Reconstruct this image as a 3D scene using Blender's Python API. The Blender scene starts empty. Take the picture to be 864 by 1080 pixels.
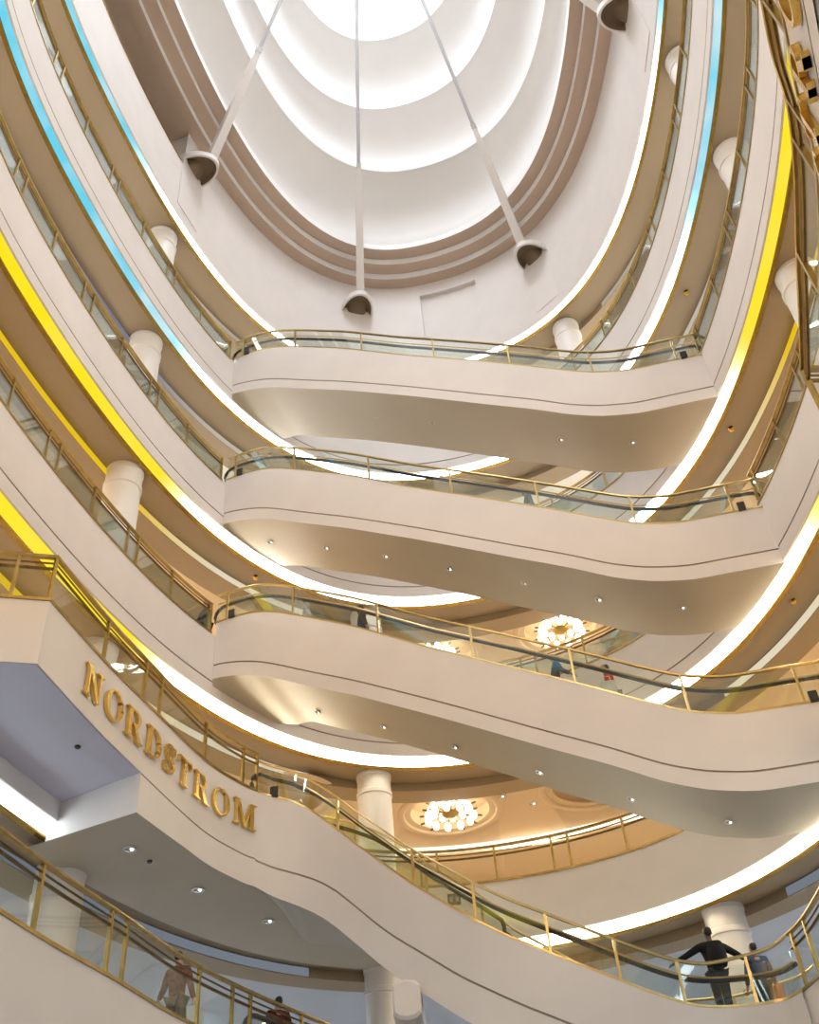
import bpy, bmesh, math, random
from mathutils import Vector, Matrix
import numpy as np
random.seed(7)
PI = math.pi
S = bpy.context.scene
COL = S.collection

# ------------------------------------------------------------------ camera
F, PITCH, ROLL = 1086.98, 0.7261, -0.0917
cd = bpy.data.cameras.new('camera'); cam = bpy.data.objects.new('camera', cd); COL.objects.link(cam)
c_, s_ = math.cos(ROLL), math.sin(ROLL); cp, sp = math.cos(PITCH), math.sin(PITCH)
cam.matrix_world = Matrix(((c_, -s_, 0, 0), (-s_*sp, -c_*sp, -cp, 0), (s_*cp, c_*cp, -sp, 0), (0, 0, 0, 1)))
cd.sensor_fit = 'HORIZONTAL'; cd.sensor_width = 36; cd.lens = F/864*36; cd.clip_end = 300; cd.clip_start = 0.05
S.camera = cam
S.view_settings.view_transform = 'Standard'
try: S.view_settings.look = 'None'
except Exception: pass
S.view_settings.exposure = -0.25; S.view_settings.gamma = 1.0
try: S.view_settings.use_curve_mapping = False
except Exception: pass
S.cycles.use_denoising = True
S.cycles.max_bounces = 7; S.cycles.diffuse_bounces = 4; S.cycles.glossy_bounces = 3
S.cycles.transparent_max_bounces = 24; S.cycles.caustics_reflective = False; S.cycles.caustics_refractive = False
S.cycles.sample_clamp_indirect = 4.0
w = bpy.data.worlds.new('world'); S.world = w; w.use_nodes = True
w.node_tree.nodes['Background'].inputs[0].default_value = (0.6, 0.65, 0.75, 1)
w.node_tree.nodes['Background'].inputs[1].default_value = 0.3

# ------------------------------------------------------------------ materials
MATS = {}
def mat(name, col, rough=.6, metal=0., var=.04, scale=3., bump=0., spec=.4):
    m = bpy.data.materials.new(name); m.use_nodes = True; nt = m.node_tree; b = nt.nodes['Principled BSDF']
    b.inputs['Roughness'].default_value = rough; b.inputs['Metallic'].default_value = metal
    b.inputs['Specular IOR Level'].default_value = spec
    tc = nt.nodes.new('ShaderNodeTexCoord'); nz = nt.nodes.new('ShaderNodeTexNoise'); nz.inputs['Scale'].default_value = scale
    nz.inputs['Detail'].default_value = 4
    nt.links.new(tc.outputs['Object'], nz.inputs['Vector'])
    r = nt.nodes.new('ShaderNodeValToRGB'); e = r.color_ramp.elements
    e[0].position = .3; e[1].position = .7
    e[0].color = (*[max(0, c*(1-var)) for c in col], 1); e[1].color = (*[min(1, c*(1+var)) for c in col], 1)
    nt.links.new(nz.outputs['Fac'], r.inputs['Fac']); nt.links.new(r.outputs['Color'], b.inputs['Base Color'])
    if bump:
        bp = nt.nodes.new('ShaderNodeBump'); bp.inputs['Strength'].default_value = bump; bp.inputs['Distance'].default_value = .01
        nt.links.new(nz.outputs['Fac'], bp.inputs['Height']); nt.links.new(bp.outputs['Normal'], b.inputs['Normal'])
    MATS[name] = m; return m
def emit(name, col, strength):
    m = bpy.data.materials.new(name); m.use_nodes = True; nt = m.node_tree; nt.nodes.clear()
    o = nt.nodes.new('ShaderNodeOutputMaterial'); e = nt.nodes.new('ShaderNodeEmission')
    e.inputs[0].default_value = (*col, 1); e.inputs[1].default_value = strength
    nt.links.new(e.outputs[0], o.inputs[0]); MATS[name] = m; return m
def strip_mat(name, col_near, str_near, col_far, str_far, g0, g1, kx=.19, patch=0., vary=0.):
    """LED strip or painted cove spill whose colour changes along the atrium: coloured near, white far."""
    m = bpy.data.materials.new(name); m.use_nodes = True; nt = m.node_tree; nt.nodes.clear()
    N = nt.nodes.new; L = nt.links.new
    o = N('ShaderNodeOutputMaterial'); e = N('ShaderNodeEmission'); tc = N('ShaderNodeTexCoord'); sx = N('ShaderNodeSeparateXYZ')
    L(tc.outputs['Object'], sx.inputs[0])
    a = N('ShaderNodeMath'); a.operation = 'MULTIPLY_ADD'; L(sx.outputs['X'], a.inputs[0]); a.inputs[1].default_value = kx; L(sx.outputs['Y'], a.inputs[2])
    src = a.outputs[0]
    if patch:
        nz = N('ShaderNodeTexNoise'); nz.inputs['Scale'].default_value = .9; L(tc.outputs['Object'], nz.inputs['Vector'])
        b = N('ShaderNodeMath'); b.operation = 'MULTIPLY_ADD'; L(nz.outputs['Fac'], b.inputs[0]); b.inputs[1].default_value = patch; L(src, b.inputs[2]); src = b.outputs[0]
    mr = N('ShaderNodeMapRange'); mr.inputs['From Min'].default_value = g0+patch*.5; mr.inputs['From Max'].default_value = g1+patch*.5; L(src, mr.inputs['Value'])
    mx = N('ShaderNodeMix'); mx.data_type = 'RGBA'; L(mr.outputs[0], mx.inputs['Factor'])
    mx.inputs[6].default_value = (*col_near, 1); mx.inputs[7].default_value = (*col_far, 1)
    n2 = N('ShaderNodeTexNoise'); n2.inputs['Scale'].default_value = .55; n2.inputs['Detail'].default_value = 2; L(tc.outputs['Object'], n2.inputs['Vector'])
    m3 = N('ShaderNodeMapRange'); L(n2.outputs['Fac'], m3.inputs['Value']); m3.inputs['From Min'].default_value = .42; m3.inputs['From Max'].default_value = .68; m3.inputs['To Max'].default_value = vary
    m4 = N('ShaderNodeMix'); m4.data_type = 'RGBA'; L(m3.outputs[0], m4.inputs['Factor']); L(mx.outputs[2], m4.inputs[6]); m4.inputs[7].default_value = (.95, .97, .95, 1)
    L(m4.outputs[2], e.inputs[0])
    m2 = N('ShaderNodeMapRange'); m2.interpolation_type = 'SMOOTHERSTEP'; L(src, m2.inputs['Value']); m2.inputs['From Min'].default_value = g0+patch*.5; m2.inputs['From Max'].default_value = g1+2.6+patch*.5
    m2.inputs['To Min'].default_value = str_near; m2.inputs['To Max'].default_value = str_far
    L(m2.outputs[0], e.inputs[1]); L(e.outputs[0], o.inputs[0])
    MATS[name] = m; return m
def glass_mat(name, tint, refl=.10, top=.2, sat=1.):
    m = bpy.data.materials.new(name); m.use_nodes = True; nt = m.node_tree; nt.nodes.clear(); N = nt.nodes.new; L = nt.links.new
    o = N('ShaderNodeOutputMaterial'); t = N('ShaderNodeBsdfTransparent'); t.inputs[0].default_value = (*tint, 1)
    g = N('ShaderNodeBsdfGlossy'); g.inputs['Roughness'].default_value = .03; g.inputs[0].default_value = (.9, .95, .92, 1)
    lw = N('ShaderNodeLayerWeight'); lw.inputs[0].default_value = .35
    mr = N('ShaderNodeMapRange'); L(lw.outputs['Fresnel'], mr.inputs[0]); mr.inputs[2].default_value = sat; mr.inputs[3].default_value = refl*.6; mr.inputs[4].default_value = top
    mx = N('ShaderNodeMixShader'); L(mr.outputs[0], mx.inputs[0]); L(t.outputs[0], mx.inputs[1]); L(g.outputs[0], mx.inputs[2]); L(mx.outputs[0], o.inputs[0])
    MATS[name] = m; return m

PLASTER = mat('cream_plaster', (.735, .685, .655), .55, var=.025, scale=1.2)
PLASTERW = mat('dome_plaster', (.84, .82, .80), .7, var=.015, scale=1.)
TAUPE = mat('taupe_soffit_paint', (.295, .222, .138), .5, var=.03, scale=.8)  # darker, browner tone for the gallery undersides
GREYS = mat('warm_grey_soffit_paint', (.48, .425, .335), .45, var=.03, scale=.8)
CORN = mat('cornice_shade_soffit_paint', (.50, .385, .30), .6, var=.03, scale=.8)  # shade of cornice undersides and loggia, painted in as brown
DARKG = mat('groove_shade', (.42, .34, .29), .7)  # shade inside the groove, deepened by a darker tone
CREAM = mat('interior_cream_paint', (.82, .66, .47), .6, var=.03, scale=.7)
PALE = mat('interior_pale_paint', (.84, .80, .72), .6, var=.03, scale=.7)
COOL = mat('interior_cool_paint', (.60, .63, .70), .6, var=.03, scale=.7)
COLW = mat('column_plaster', (.80, .76, .72), .45, var=.02, scale=2)
BRASSE = mat('light_brass', (.56, .42, .18), .3, 1., var=.1, scale=6)
BRASS = mat('brass', (.37, .26, .09), .33, 1., var=.15, scale=6)
BRASSD = mat('aged_brass', (.17, .11, .04), .36, 1., var=.2, scale=5)
GOLD = mat('polished_gold', (.38, .245, .055), .24, 1., var=.1, scale=9)
BLACK = mat('black_rubber', (.015, .015, .017), .35, spec=.5)
LETTER = mat('letter_gold', (.85, .58, .17), .27, 1., var=.06, scale=9)
LAVP = mat('lavender_cast_soffit_paint', (.55, .54, .66), .55, var=.03, scale=.7)  # cool cast of the cove strip, painted into the landing underside
RODP = mat('rod_grey_paint', (.46, .44, .45), .5)
STEEL = mat('brushed_steel', (.55, .55, .56), .3, 1., var=.08, scale=20)
STONE = mat('stone_floor', (.55, .50, .44), .25, var=.1, scale=2)
GLASS = glass_mat('greenish_glass', (.94, .97, .955), .12, .80, .55)
GLASSE = glass_mat('clear_guard_glass', (.965, .985, .975), .08, .16)
GLASSB = glass_mat('smoked_glass', (.95, .97, .955), .08, .14)
DARKC = mat('cavity_shade', (.16, .11, .07), .8)
BULB = emit('warm_bulb', (1., .86, .62), 9.)
SPOT = emit('spot_lamp', (1., .95, .88), 3.5)
SPOTOFF = mat('unlit_reflector', (.05, .045, .04), .3, .3)
OCUL = emit('skylight_daylight', (.84, .91, 1.), 26.)
COVE = emit('dome_cove_tube', (1., .97, .94), 4.5)
S_Y = (1., .78, .015); S_C = (.15, .66, .86); S_W = (1., .93, .80)
STRIP = {
 'D': strip_mat('cove_strip_cyan_top', S_C, 1.2, (.92, .96, 1.), 8.0, 12.6, 15.6, vary=.6),
 'C': strip_mat('cove_strip_cyan', S_C, 1.2, (.95, .97, 1.), 16.0, 15.6, 19.2, patch=2.5, vary=.6),
 'B': strip_mat('cove_strip_yellow_upper', S_Y, 1.22, (1., .95, .84), 22.0, 16.6, 18.8, vary=.05),
 'A': strip_mat('cove_strip_yellow_lower', S_Y, 1.25, (1., .90, .68), 26.0, 16.2, 18.4, vary=.05),
 'O': strip_mat('cove_strip_white', (.80, .93, 1.), 9., (1., .86, .60), 26.0, 14., 20.),
 'N': strip_mat('cove_strip_white_low', (.80, .93, 1.), 2.4, (1., .95, .84), 2.4, 14., 20.)}
SPILL = {  # cove light falling on the soffit steps, put into emission colour
 'D': strip_mat('cove_spill_blue', (.30, .32, .45), .75, (.9, .8, .65), .55, 15., 19.),
 'C': strip_mat('cove_spill_blue_low', (.30, .32, .45), .75, (.9, .8, .65), .7, 16.5, 20.),
 'B': strip_mat('cove_spill_yellow', (1., .66, .02), .95, (1., .88, .65), .9, 17., 20.5),
 'A': strip_mat('cove_spill_yellow_low', (1., .66, .03), .95, (1., .88, .65), .9, 17., 20.),
 'O': strip_mat('cove_spill_white', (.55, .66, .85), .30, (.6, .68, .8), .34, 17., 20.)}

# ------------------------------------------------------------------ helpers
class MB:
    def __init__(s): s.v = []; s.f = []; s.m = []; s.sm = []
    def add(s, vs, fs, mi=0, smooth=False):
        b = len(s.v); s.v += [tuple(v) for v in vs]
        for f in fs: s.f.append([b+i for i in f]); s.m.append(mi); s.sm.append(smooth)
    def box(s, c, d, rz=0., mi=0):
        cx, cy, cz = c; x, y, z = d[0]/2, d[1]/2, d[2]/2; ca, sa = math.cos(rz), math.sin(rz)
        vs = []
        for k in (-1, 1):
            for (i, j) in ((-1, -1), (1, -1), (1, 1), (-1, 1)):
                px, py = i*x, j*y; vs.append((cx+px*ca-py*sa, cy+px*sa+py*ca, cz+k*z))
        s.add(vs, [(3, 2, 1, 0), (4, 5, 6, 7), (0, 1, 5, 4), (1, 2, 6, 5), (2, 3, 7, 6), (3, 0, 4, 7)], mi)
    def sweep(s, path, prof, closed=False, pclosed=True, mis=None, smooth=False, cap=True):
        """path: rows (x, y, nx, ny, z); prof: rows (offset along the normal, dz)"""
        n, k = len(path), len(prof); vs = []
        for (x, y, nx, ny, z) in path:
            for (o, dz) in prof: vs.append((x+o*nx, y+o*ny, z+dz))
        b = len(s.v); s.v += vs
        for i in range(n if closed else n-1):
            j = (i+1) % n
            for a in range(k if pclosed else k-1):
                c = (a+1) % k
                s.f.append([b+i*k+a, b+j*k+a, b+j*k+c, b+i*k+c]); s.m.append(mis[a] if mis else 0); s.sm.append(smooth)
        if cap and not closed and pclosed:
            s.f.append([b+a for a in range(k)]); s.m.append(0); s.sm.append(False)
            s.f.append([b+(n-1)*k+a for a in reversed(range(k))]); s.m.append(0); s.sm.append(False)
    def tube(s, pts, r, n=8, mi=0, rs=None, closed=False, flat=1., smooth=True):
        pts = [Vector(p) for p in pts]; m = len(pts); rings = []
        up = Vector((0, 0, 1))
        for i, p in enumerate(pts):
            a = pts[i-1] if (i > 0 or closed) else p; b = pts[(i+1) % m] if (i < m-1 or closed) else p
            t = (b-a).normalized()
            side = t.cross(up)
            if side.length < 1e-3: side = t.cross(Vector((0, 1, 0)))
            side.normalize(); u = side.cross(t).normalized(); rr = rs[i] if rs else r
            off = PI/4 if n == 4 else 0
            rings.append([p+side*rr*math.cos(off+2*PI*k/n)+u*rr*flat*math.sin(off+2*PI*k/n) for k in range(n)])
        b = len(s.v)
        for R in rings: s.v += [tuple(v) for v in R]
        for i in range(m if closed else m-1):
            j = (i+1) % m
            for k in range(n):
                l = (k+1) % n; s.f.append([b+i*n+k, b+i*n+l, b+j*n+l, b+j*n+k]); s.m.append(mi); s.sm.append(smooth and n > 4)
        if not closed:
            s.f.append([b+k for k in reversed(range(n))]); s.m.append(mi); s.sm.append(False)
            s.f.append([b+(m-1)*n+k for k in range(n)]); s.m.append(mi); s.sm.append(False)
    def lathe(s, prof, c=(0, 0, 0), n=24, mi=0, smooth=True, a0=0., a1=2*PI):
        """prof rows (r, z)"""
        full = abs(a1-a0-2*PI) < 1e-6; k = len(prof); vs = []; m = n if full else n+1
        for i in range(m):
            a = a0+(a1-a0)*i/n
            for (r, z) in prof: vs.append((c[0]+r*math.cos(a), c[1]+r*math.sin(a), c[2]+z))
        fs = []
        for i in range(n):
            j = (i+1) % m
            for q in range(k-1): fs.append((i*k+q, j*k+q, j*k+q+1, i*k+q+1))
        s.add(vs, fs, mi, smooth)
    def ball(s, c, r, n=10, m=6, mi=0):
        pr = [(max(1e-4, r*math.sin(PI*i/m)), -r*math.cos(PI*i/m)) for i in range(m+1)]
        s.lathe(pr, c, n, mi)
    def build(s, name, mats, parent=None, at=None):
        me = bpy.data.meshes.new(name); me.from_pydata(s.v, [], s.f); 
        for m in (mats if isinstance(mats, (list, tuple)) else [mats]): me.materials.append(m)
        me.polygons.foreach_set('material_index', s.m); me.polygons.foreach_set('use_smooth', s.sm)
        bm = bmesh.new(); bm.from_mesh(me); bmesh.ops.remove_doubles(bm, verts=bm.verts, dist=1e-5); bmesh.ops.recalc_face_normals(bm, faces=bm.faces); bm.to_mesh(me); bm.free()
        me.update(); me.set_sharp_from_angle(angle=math.radians(32))
        o = bpy.data.objects.new(name, me); COL.objects.link(o)
        if parent is not None:
            o.parent = parent
            if parent.parent is None: o.matrix_parent_inverse = Matrix.Translation(-Vector(parent.location))
            else: o.matrix_parent_inverse = Matrix.Identity(4)
        if at: o.location = at
        return o
def tag(o, label, cat, group=None, kind=None):
    o['label'] = label; o['category'] = cat
    if group: o['group'] = group
    if kind: o['kind'] = kind
    return o
def thing(name, loc, label, cat, group=None, kind=None):
    o = bpy.data.objects.new(name, None); COL.objects.link(o); o.location = loc; o.empty_display_size = .1
    return tag(o, label, cat, group, kind)
def struct(mb, name, mats, label, cat): return tag(mb.build(name, mats), label, cat, kind='structure')
def copy_tree(o, loc=None, rz=None, parent=None):
    c = o.copy(); COL.objects.link(c)
    if parent is not None: c.parent = parent
    for ch in o.children: copy_tree(ch, parent=c)
    if loc is not None: c.location = loc
    if rz is not None: c.rotation_euler = (0, 0, rz)
    return c

# ------------------------------------------------------------------ plan of the atrium
Q = dict(xc=.2864, yc=12.1088, a=7.4964, b=11.6809, th=-.1228, n=2.0894)
FO = [(3, .0064, -.0079), (4, -.0066, .0045), (5, .0021, -.0120), (6, -.0025, -.0016)]
Z = {'N': 3.30, 'O': 8.02, 'A': 12.7458, 'B': 17.8055, 'C': 22.7351, 'D': 27.7441}
ORDER = ['N', 'O', 'A', 'B', 'C', 'D']
TOPH = {'N': 1.46, 'O': 1.33, 'A': 1.62, 'B': 1.53, 'C': 1.63}
FLOOR = -1.6
def curve(ph):
    g = (abs(math.cos(ph))**Q['n']+abs(math.sin(ph))**Q['n'])**(1/Q['n'])
    wv = 1+sum(A*math.cos(k*ph)+B*math.sin(k*ph) for k, A, B in FO)
    u = Q['a']*math.cos(ph)*wv/g; v = Q['b']*math.sin(ph)*wv/g; ct, st = math.cos(Q['th']), math.sin(Q['th'])
    return (Q['xc']+ct*u-st*v, Q['yc']+st*u+ct*v)
def cn(deg):
    ph = math.radians(deg); x, y = curve(ph); x0, y0 = curve(ph-.002); x1, y1 = curve(ph+.002)
    tx, ty = x1-x0, y1-y0; l = math.hypot(tx, ty); return (x, y, ty/l, -tx/l)
def ring(d0=0, d1=360, step=2, z=0.):
    n = int(round((d1-d0)/step)); return [(*cn(d0+(d1-d0)*i/n), z) for i in range(n+(0 if abs(d1-d0-360) < 1e-6 else 1))]
RP = np.array([curve(math.radians(i*.25)) for i in range(1441)])
RS = np.r_[0, np.cumsum(np.hypot(*np.diff(RP, axis=0).T))]; PER = RS[-1]
def deg_at(s): return float(np.interp(s % PER, RS, np.arange(1441)*.25))
def arc_at(d): return float(np.interp(d % 360, np.arange(1441)*.25, RS))
def scaled(sc, z, n=180, dx=0., dy=0.):
    out = []
    for i in range(n):
        x, y = curve(2*PI*i/n); out.append((Q['xc']+dx+(x-Q['xc'])*sc, Q['yc']+dy+(y-Q['yc'])*sc, z))
    return out
def catmull(P, n=8):
    P = [np.array(p, float) for p in P]; o = []
    for i in range(len(P)-1):
        p0, p1, p2, p3 = P[max(i-1, 0)], P[i], P[i+1], P[min(i+2, len(P)-1)]
        for k in range(n):
            t = k/n; o.append(.5*((2*p1)+(-p0+p2)*t+(2*p0-5*p1+4*p2-p3)*t*t+(-p0+3*p1-3*p2+p3)*t**3))
    o.append(P[-1]); return [tuple(p) for p in o]
def polyn(pts, side=1):
    """polyline rows (x, y, z) -> rows (x, y, nx, ny, z) with mitred normals; side=+1 normal on the right of travel"""
    n = len(pts); out = []
    def nn(a, b):
        t = np.array(b[:2])-np.array(a[:2]); t = t/max(1e-9, np.hypot(*t)); return np.array([t[1], -t[0]])*side
    for i in range(n):
        if i == 0: m = nn(pts[0], pts[1])
        elif i == n-1: m = nn(pts[-2], pts[-1])
        else:
            a, b = nn(pts[i-1], pts[i]), nn(pts[i], pts[i+1]); m = a+b; m = m/max(1e-6, np.hypot(*m)); m = m/max(.5, float(m@a))
        out.append((pts[i][0], pts[i][1], float(m[0]), float(m[1]), pts[i][2]))
    return out
def arclen(path):
    P = np.array([(p[0], p[1]) for p in path]); return np.r_[0, np.cumsum(np.hypot(*np.diff(P, axis=0).T))]
def at_s(path, S_, s): return [float(np.interp(s, S_, [p[k] for p in path])) for k in range(5)]
def sub(path, S_, s0, s1, n=None):
    n = n or max(2, int((s1-s0)/.25)+1)
    return [at_s(path, S_, s0+(s1-s0)*i/(n-1)) for i in range(n)]

# ------------------------------------------------------------------ balustrades
def balustrade(name, label, path, posts, group, h=.90, sec=1., glass=None):
    """path rows (x,y,nx,ny,z) at the top of the plaster band; posts: arc positions"""
    SL = arclen(path); P0 = path[len(path)//2]
    root = thing(name, (P0[0], P0[1], P0[4]), label, 'balustrade', group)
    b = MB(); b.sweep(path, [(-.02, 0), (.10, 0), (.10, .05), (-.02, .05)]); b.build('base_channel', BRASS, root)
    b = MB(); b.sweep(path, [(.005*sec, h-.05), (.075*sec, h-.05), (.085*sec, h-.03), (.075*sec, h), (.005*sec, h), (-.005*sec, h-.03)]); b.build('top_rail', BRASS, root)
    for hz, r in ((h-.145, .012), (h-.25, .019)):
        b = MB(); b.tube([(p[0]+.04*p[2], p[1]+.04*p[3], p[4]+hz) for p in path], r*1.3*sec, 6); b.build('thin_rail', BRASSD, root)
    for s in posts:
        if s < -.01 or s > SL[-1]+.01: continue
        x, y, nx, ny, z = at_s(path, SL, s); b = MB()
        rz = math.atan2(ny, nx); b.box((x+.04*nx, y+.04*ny, z+h/2-.02), (.055*sec, .05*sec, h-.04), rz); b.build('post', BRASS, root)
    ed = [0.]+[s for s in posts if .05 < s < SL[-1]-.05]+[SL[-1]]
    for s0, s1 in zip(ed[:-1], ed[1:]):
        if s1-s0 < .1: continue
        pth = sub(path, SL, s0+.03, s1-.03, max(3, int((s1-s0)/.3)+2)); b = MB()
        b.sweep(pth, [(.034, .05), (.046, .05), (.046, h-.27), (.034, h-.27)]); b.build('glass_panel', glass or GLASSE, root)
    return root
def ring_posts(d0, d1):
    a0, a1 = arc_at(d0), arc_at(d1)
    if d1 > 360 or a1 < a0: a1 += PER
    L = []
    for c0, per, lo, hi in ((26.68, 3.12, 14.0, 46.), (2.45+PER, 3.35, 46.0, PER+14.0), (2.45, 3.35, -16., 14.0)):
        for k in range(-20, 21):
            c = c0+per*k
            for s in (c-.2, c+.2, c+per/2):
                if lo <= s < hi and a0+.25 < s < a1-.25: L.append(s-a0)
    return sorted(set(round(x, 3) for x in L))
def ring_path(d0, d1, z, step=.25):
    a0, a1 = arc_at(d0), arc_at(d1)
    if a1 < a0: a1 += PER
    n = int((a1-a0)/step)+2; return [(*cn(deg_at(a0+(a1-a0)*i/(n-1))), z) for i in range(n)]

# ------------------------------------------------------------------ ring galleries
LV = {'N': 'lowest', 'O': 'first', 'A': 'second', 'B': 'third', 'C': 'fourth', 'D': 'topmost'}
RINGF = ring(0, 360, 1.5)
def at_z(path, z): return [(p[0], p[1], p[2], p[3], z) for p in path]
BACK = 7.5
for L in ORDER:
    z = Z[L]
    if L != 'D':
        h = TOPH[L]; b = MB()
        gd = 0. if L == 'O' else .03
        b.sweep(at_z(RINGF, z), [(0, 0), (0, .335), (gd, .345), (gd, .365), (0, .375), (0, h), (.14, h), (.14, .30), (.05, .0)], closed=True, mis=[0, 1, 1, 1, 0, 0, 0, 0, 0] if gd else [0]*9)
        struct(b, 'wall_fascia', [PLASTER, DARKG], f'cream plaster band of the {LV[L]} ring gallery with a thin groove', 'wall')
        b = MB(); b.sweep(at_z(RINGF, z), [(.14, h-.06), (.14, h-.16), (BACK, h-.16), (BACK, h-.06)], closed=True)
        struct(b, 'floor', STONE, f'walkway floor behind the {LV[L]} gallery band', 'floor')
    # light strip, gold edge
    kq = {'D': .60, 'C': .78, 'B': .95}.get(L, 1.)
    root = thing('cove_light', (*curve(PI/2), z-.1), f'glowing cove strip with gold edge under the {LV[L]} gallery band', 'light', 'cove lights under the galleries')
    b = MB(); b.sweep(at_z(RINGF, z), [(.05, .0), (.05+.17*kq, -.19*kq), (.08+.17*kq, -.18*kq), (.08, .012)], closed=True); b.build('glow_strip', STRIP[L], root)
    b = MB(); b.sweep(at_z(RINGF, z), [(.05+.17*kq, -.186*kq), (.055+.17*kq, -.19*kq-.035), (.14+.17*kq, -.215*kq-.035), (.155+.17*kq, -.2*kq), (.155+.17*kq, -.1*kq), (.075+.17*kq, -.176*kq)], closed=True); b.build('gold_edge', GOLD, root)
    # soffit and ceiling
    if L != 'N':
        ks = {'D': .60, 'C': .78, 'B': .95}.get(L, 1.)
        interior = {'O': COOL, 'A': CREAM, 'B': CREAM}.get(L, PALE)
        b = MB()
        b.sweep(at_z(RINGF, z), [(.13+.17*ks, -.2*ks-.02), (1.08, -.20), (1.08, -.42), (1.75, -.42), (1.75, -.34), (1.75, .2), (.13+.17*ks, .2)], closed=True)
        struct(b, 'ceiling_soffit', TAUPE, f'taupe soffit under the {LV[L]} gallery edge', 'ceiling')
        b = MB(); b.sweep(at_z(RINGF, z), [(1.75, -.36), (BACK, -.36), (BACK, .5), (1.75, .5)], closed=True)
        ceil_o = struct(b, 'ceiling', interior, f'plain ceiling under the {LV[L]} gallery, set back from its edge', 'ceiling')
        if L in 'AB':
            spots = [(.35, 26.3), (4.15, 25.5), (-3.9, 24.6)] if L == 'A' else [(4.15, 25.5), (.40, 26.4), (7.3, 22.9)]
            cut = MB()
            for (x, y) in spots: cut.lathe([(1e-4, -1.), (1.25, -1.), (1.25, .18), (1e-4, .18)], (x, y, z), 40, smooth=False)
            co = cut.build('cutter', CREAM); mod = ceil_o.modifiers.new('b', 'BOOLEAN'); mod.object = co; mod.operation = 'DIFFERENCE'; mod.solver = 'EXACT'
            dg = bpy.context.evaluated_depsgraph_get(); me = bpy.data.meshes.new_from_object(ceil_o.evaluated_get(dg)); ceil_o.modifiers.clear(); ceil_o.data = me
            bpy.data.objects.remove(co, do_unlink=True)
            for (x, y) in spots:
                b = MB(); b.lathe([(1.24, -.37), (1.27, -.40), (1.36, -.41), (1.43, -.38), (1.43, -.36)], (x, y, z), 48)
                b.lathe([(1.05, -.30), (1.07, -.33), (1.24, -.33), (1.24, -.30)], (x, y, z), 48)
                struct(b, 'trim_molding', CREAM, f'round plaster molding of a ceiling recess under the {LV[L]} gallery', 'trim')
    # back walls
    i = ORDER.index(L)
    if L != 'D':
        b = MB(); z1 = Z[ORDER[i+1]]
        b.sweep(at_z(RINGF, 0), [(BACK, z-.3), (BACK, z1+.1), (BACK+.2, z1+.1), (BACK+.2, z-.3)], closed=True)
        struct(b, 'wall_back', {'N': COOL, 'O': CREAM, 'A': CREAM}.get(L, PALE), f'rear wall of the {LV[L]} gallery', 'wall')
# coloured cove spill on each soffit step, painted as a glowing strip
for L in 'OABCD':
    root = thing('cove_spill', (*cn(165)[:2], Z[L]-.3), f'thin line of painted cove spill along the step in the {LV[L]} gallery soffit', 'light', 'painted cove spill on the soffits')
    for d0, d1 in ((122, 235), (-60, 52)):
        b = MB(); b.sweep(ring(d0, d1, 2, Z[L]), [(1.06, -.225), (1.08, -.225), (1.08, -.40), (1.06, -.40)]); b.build('glow_strip', SPILL[L], root)
# lower world
b = MB(); b.box((0, 12, FLOOR-.1), (44, 52, .2)); struct(b, 'floor', STONE, 'stone floor at the bottom of the atrium', 'floor')
b = MB(); b.sweep(at_z(RINGF, 0), [(BACK, FLOOR), (BACK, Z['N']+.1), (BACK+.2, Z['N']+.1), (BACK+.2, FLOOR)], closed=True); struct(b, 'wall_back', COOL, 'rear wall below the lowest gallery', 'wall')
b = MB(); b.sweep(at_z(RINGF, Z['N']), [(.3, -.2), (BACK, -.2), (BACK, .1), (.3, .1)], closed=True); struct(b, 'ceiling', COOL, 'ceiling under the lowest gallery', 'ceiling')

# ------------------------------------------------------------------ columns
COLD = (157.9, 112.5, 60.1, 11.1)
COLW_ = ('near the upper ends of the escalators', 'on the far side, left of the middle', 'on the far side, behind the lower ends of the escalators', 'at the nearer end of the right side')
for L, L2 in zip(ORDER[:-1], ORDER[1:]):
    for ci, d in enumerate(COLD):
        x, y, nx, ny = cn(d); cx, cy = x+.78*nx, y+.78*ny; z0 = Z[L]+TOPH[L]-.06; z1 = Z[L2]-.2
        if L == 'N' : z0 = Z[L]+1.3
        b = MB(); b.lathe([(.43, 0), (.43, z1-z0-.62), (.455, z1-z0-.60), (.455, z1-z0-.50), (.43, z1-z0-.48), (.43, z1-z0-.12), (.45, z1-z0-.10), (.45, z1-z0)], (cx, cy, z0), 36)
        struct(b, 'column', COLW, f'round white column on the {LV[L]} gallery, {COLW_[ci]}', 'column')

# ------------------------------------------------------------------ upper wall, cornice and dome
ZW, ZG = 32.5, 30.42
OP0, OP1 = 160.5, 222.
niche = (78.0, 94.5, 28.6, 31.85)
b = MB(); rp = ring(0, 360, 1.5)
def wz(d): return ZG if OP0 < d < OP1 else ZW
degs = [i*1.5 for i in range(241)]
zs = [Z['D'], Z['D']+.335, Z['D']+.375, niche[2], niche[3]]
def inn(d, zz): return niche[0] < d < niche[1] and niche[2] <= zz <= niche[3]
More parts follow.
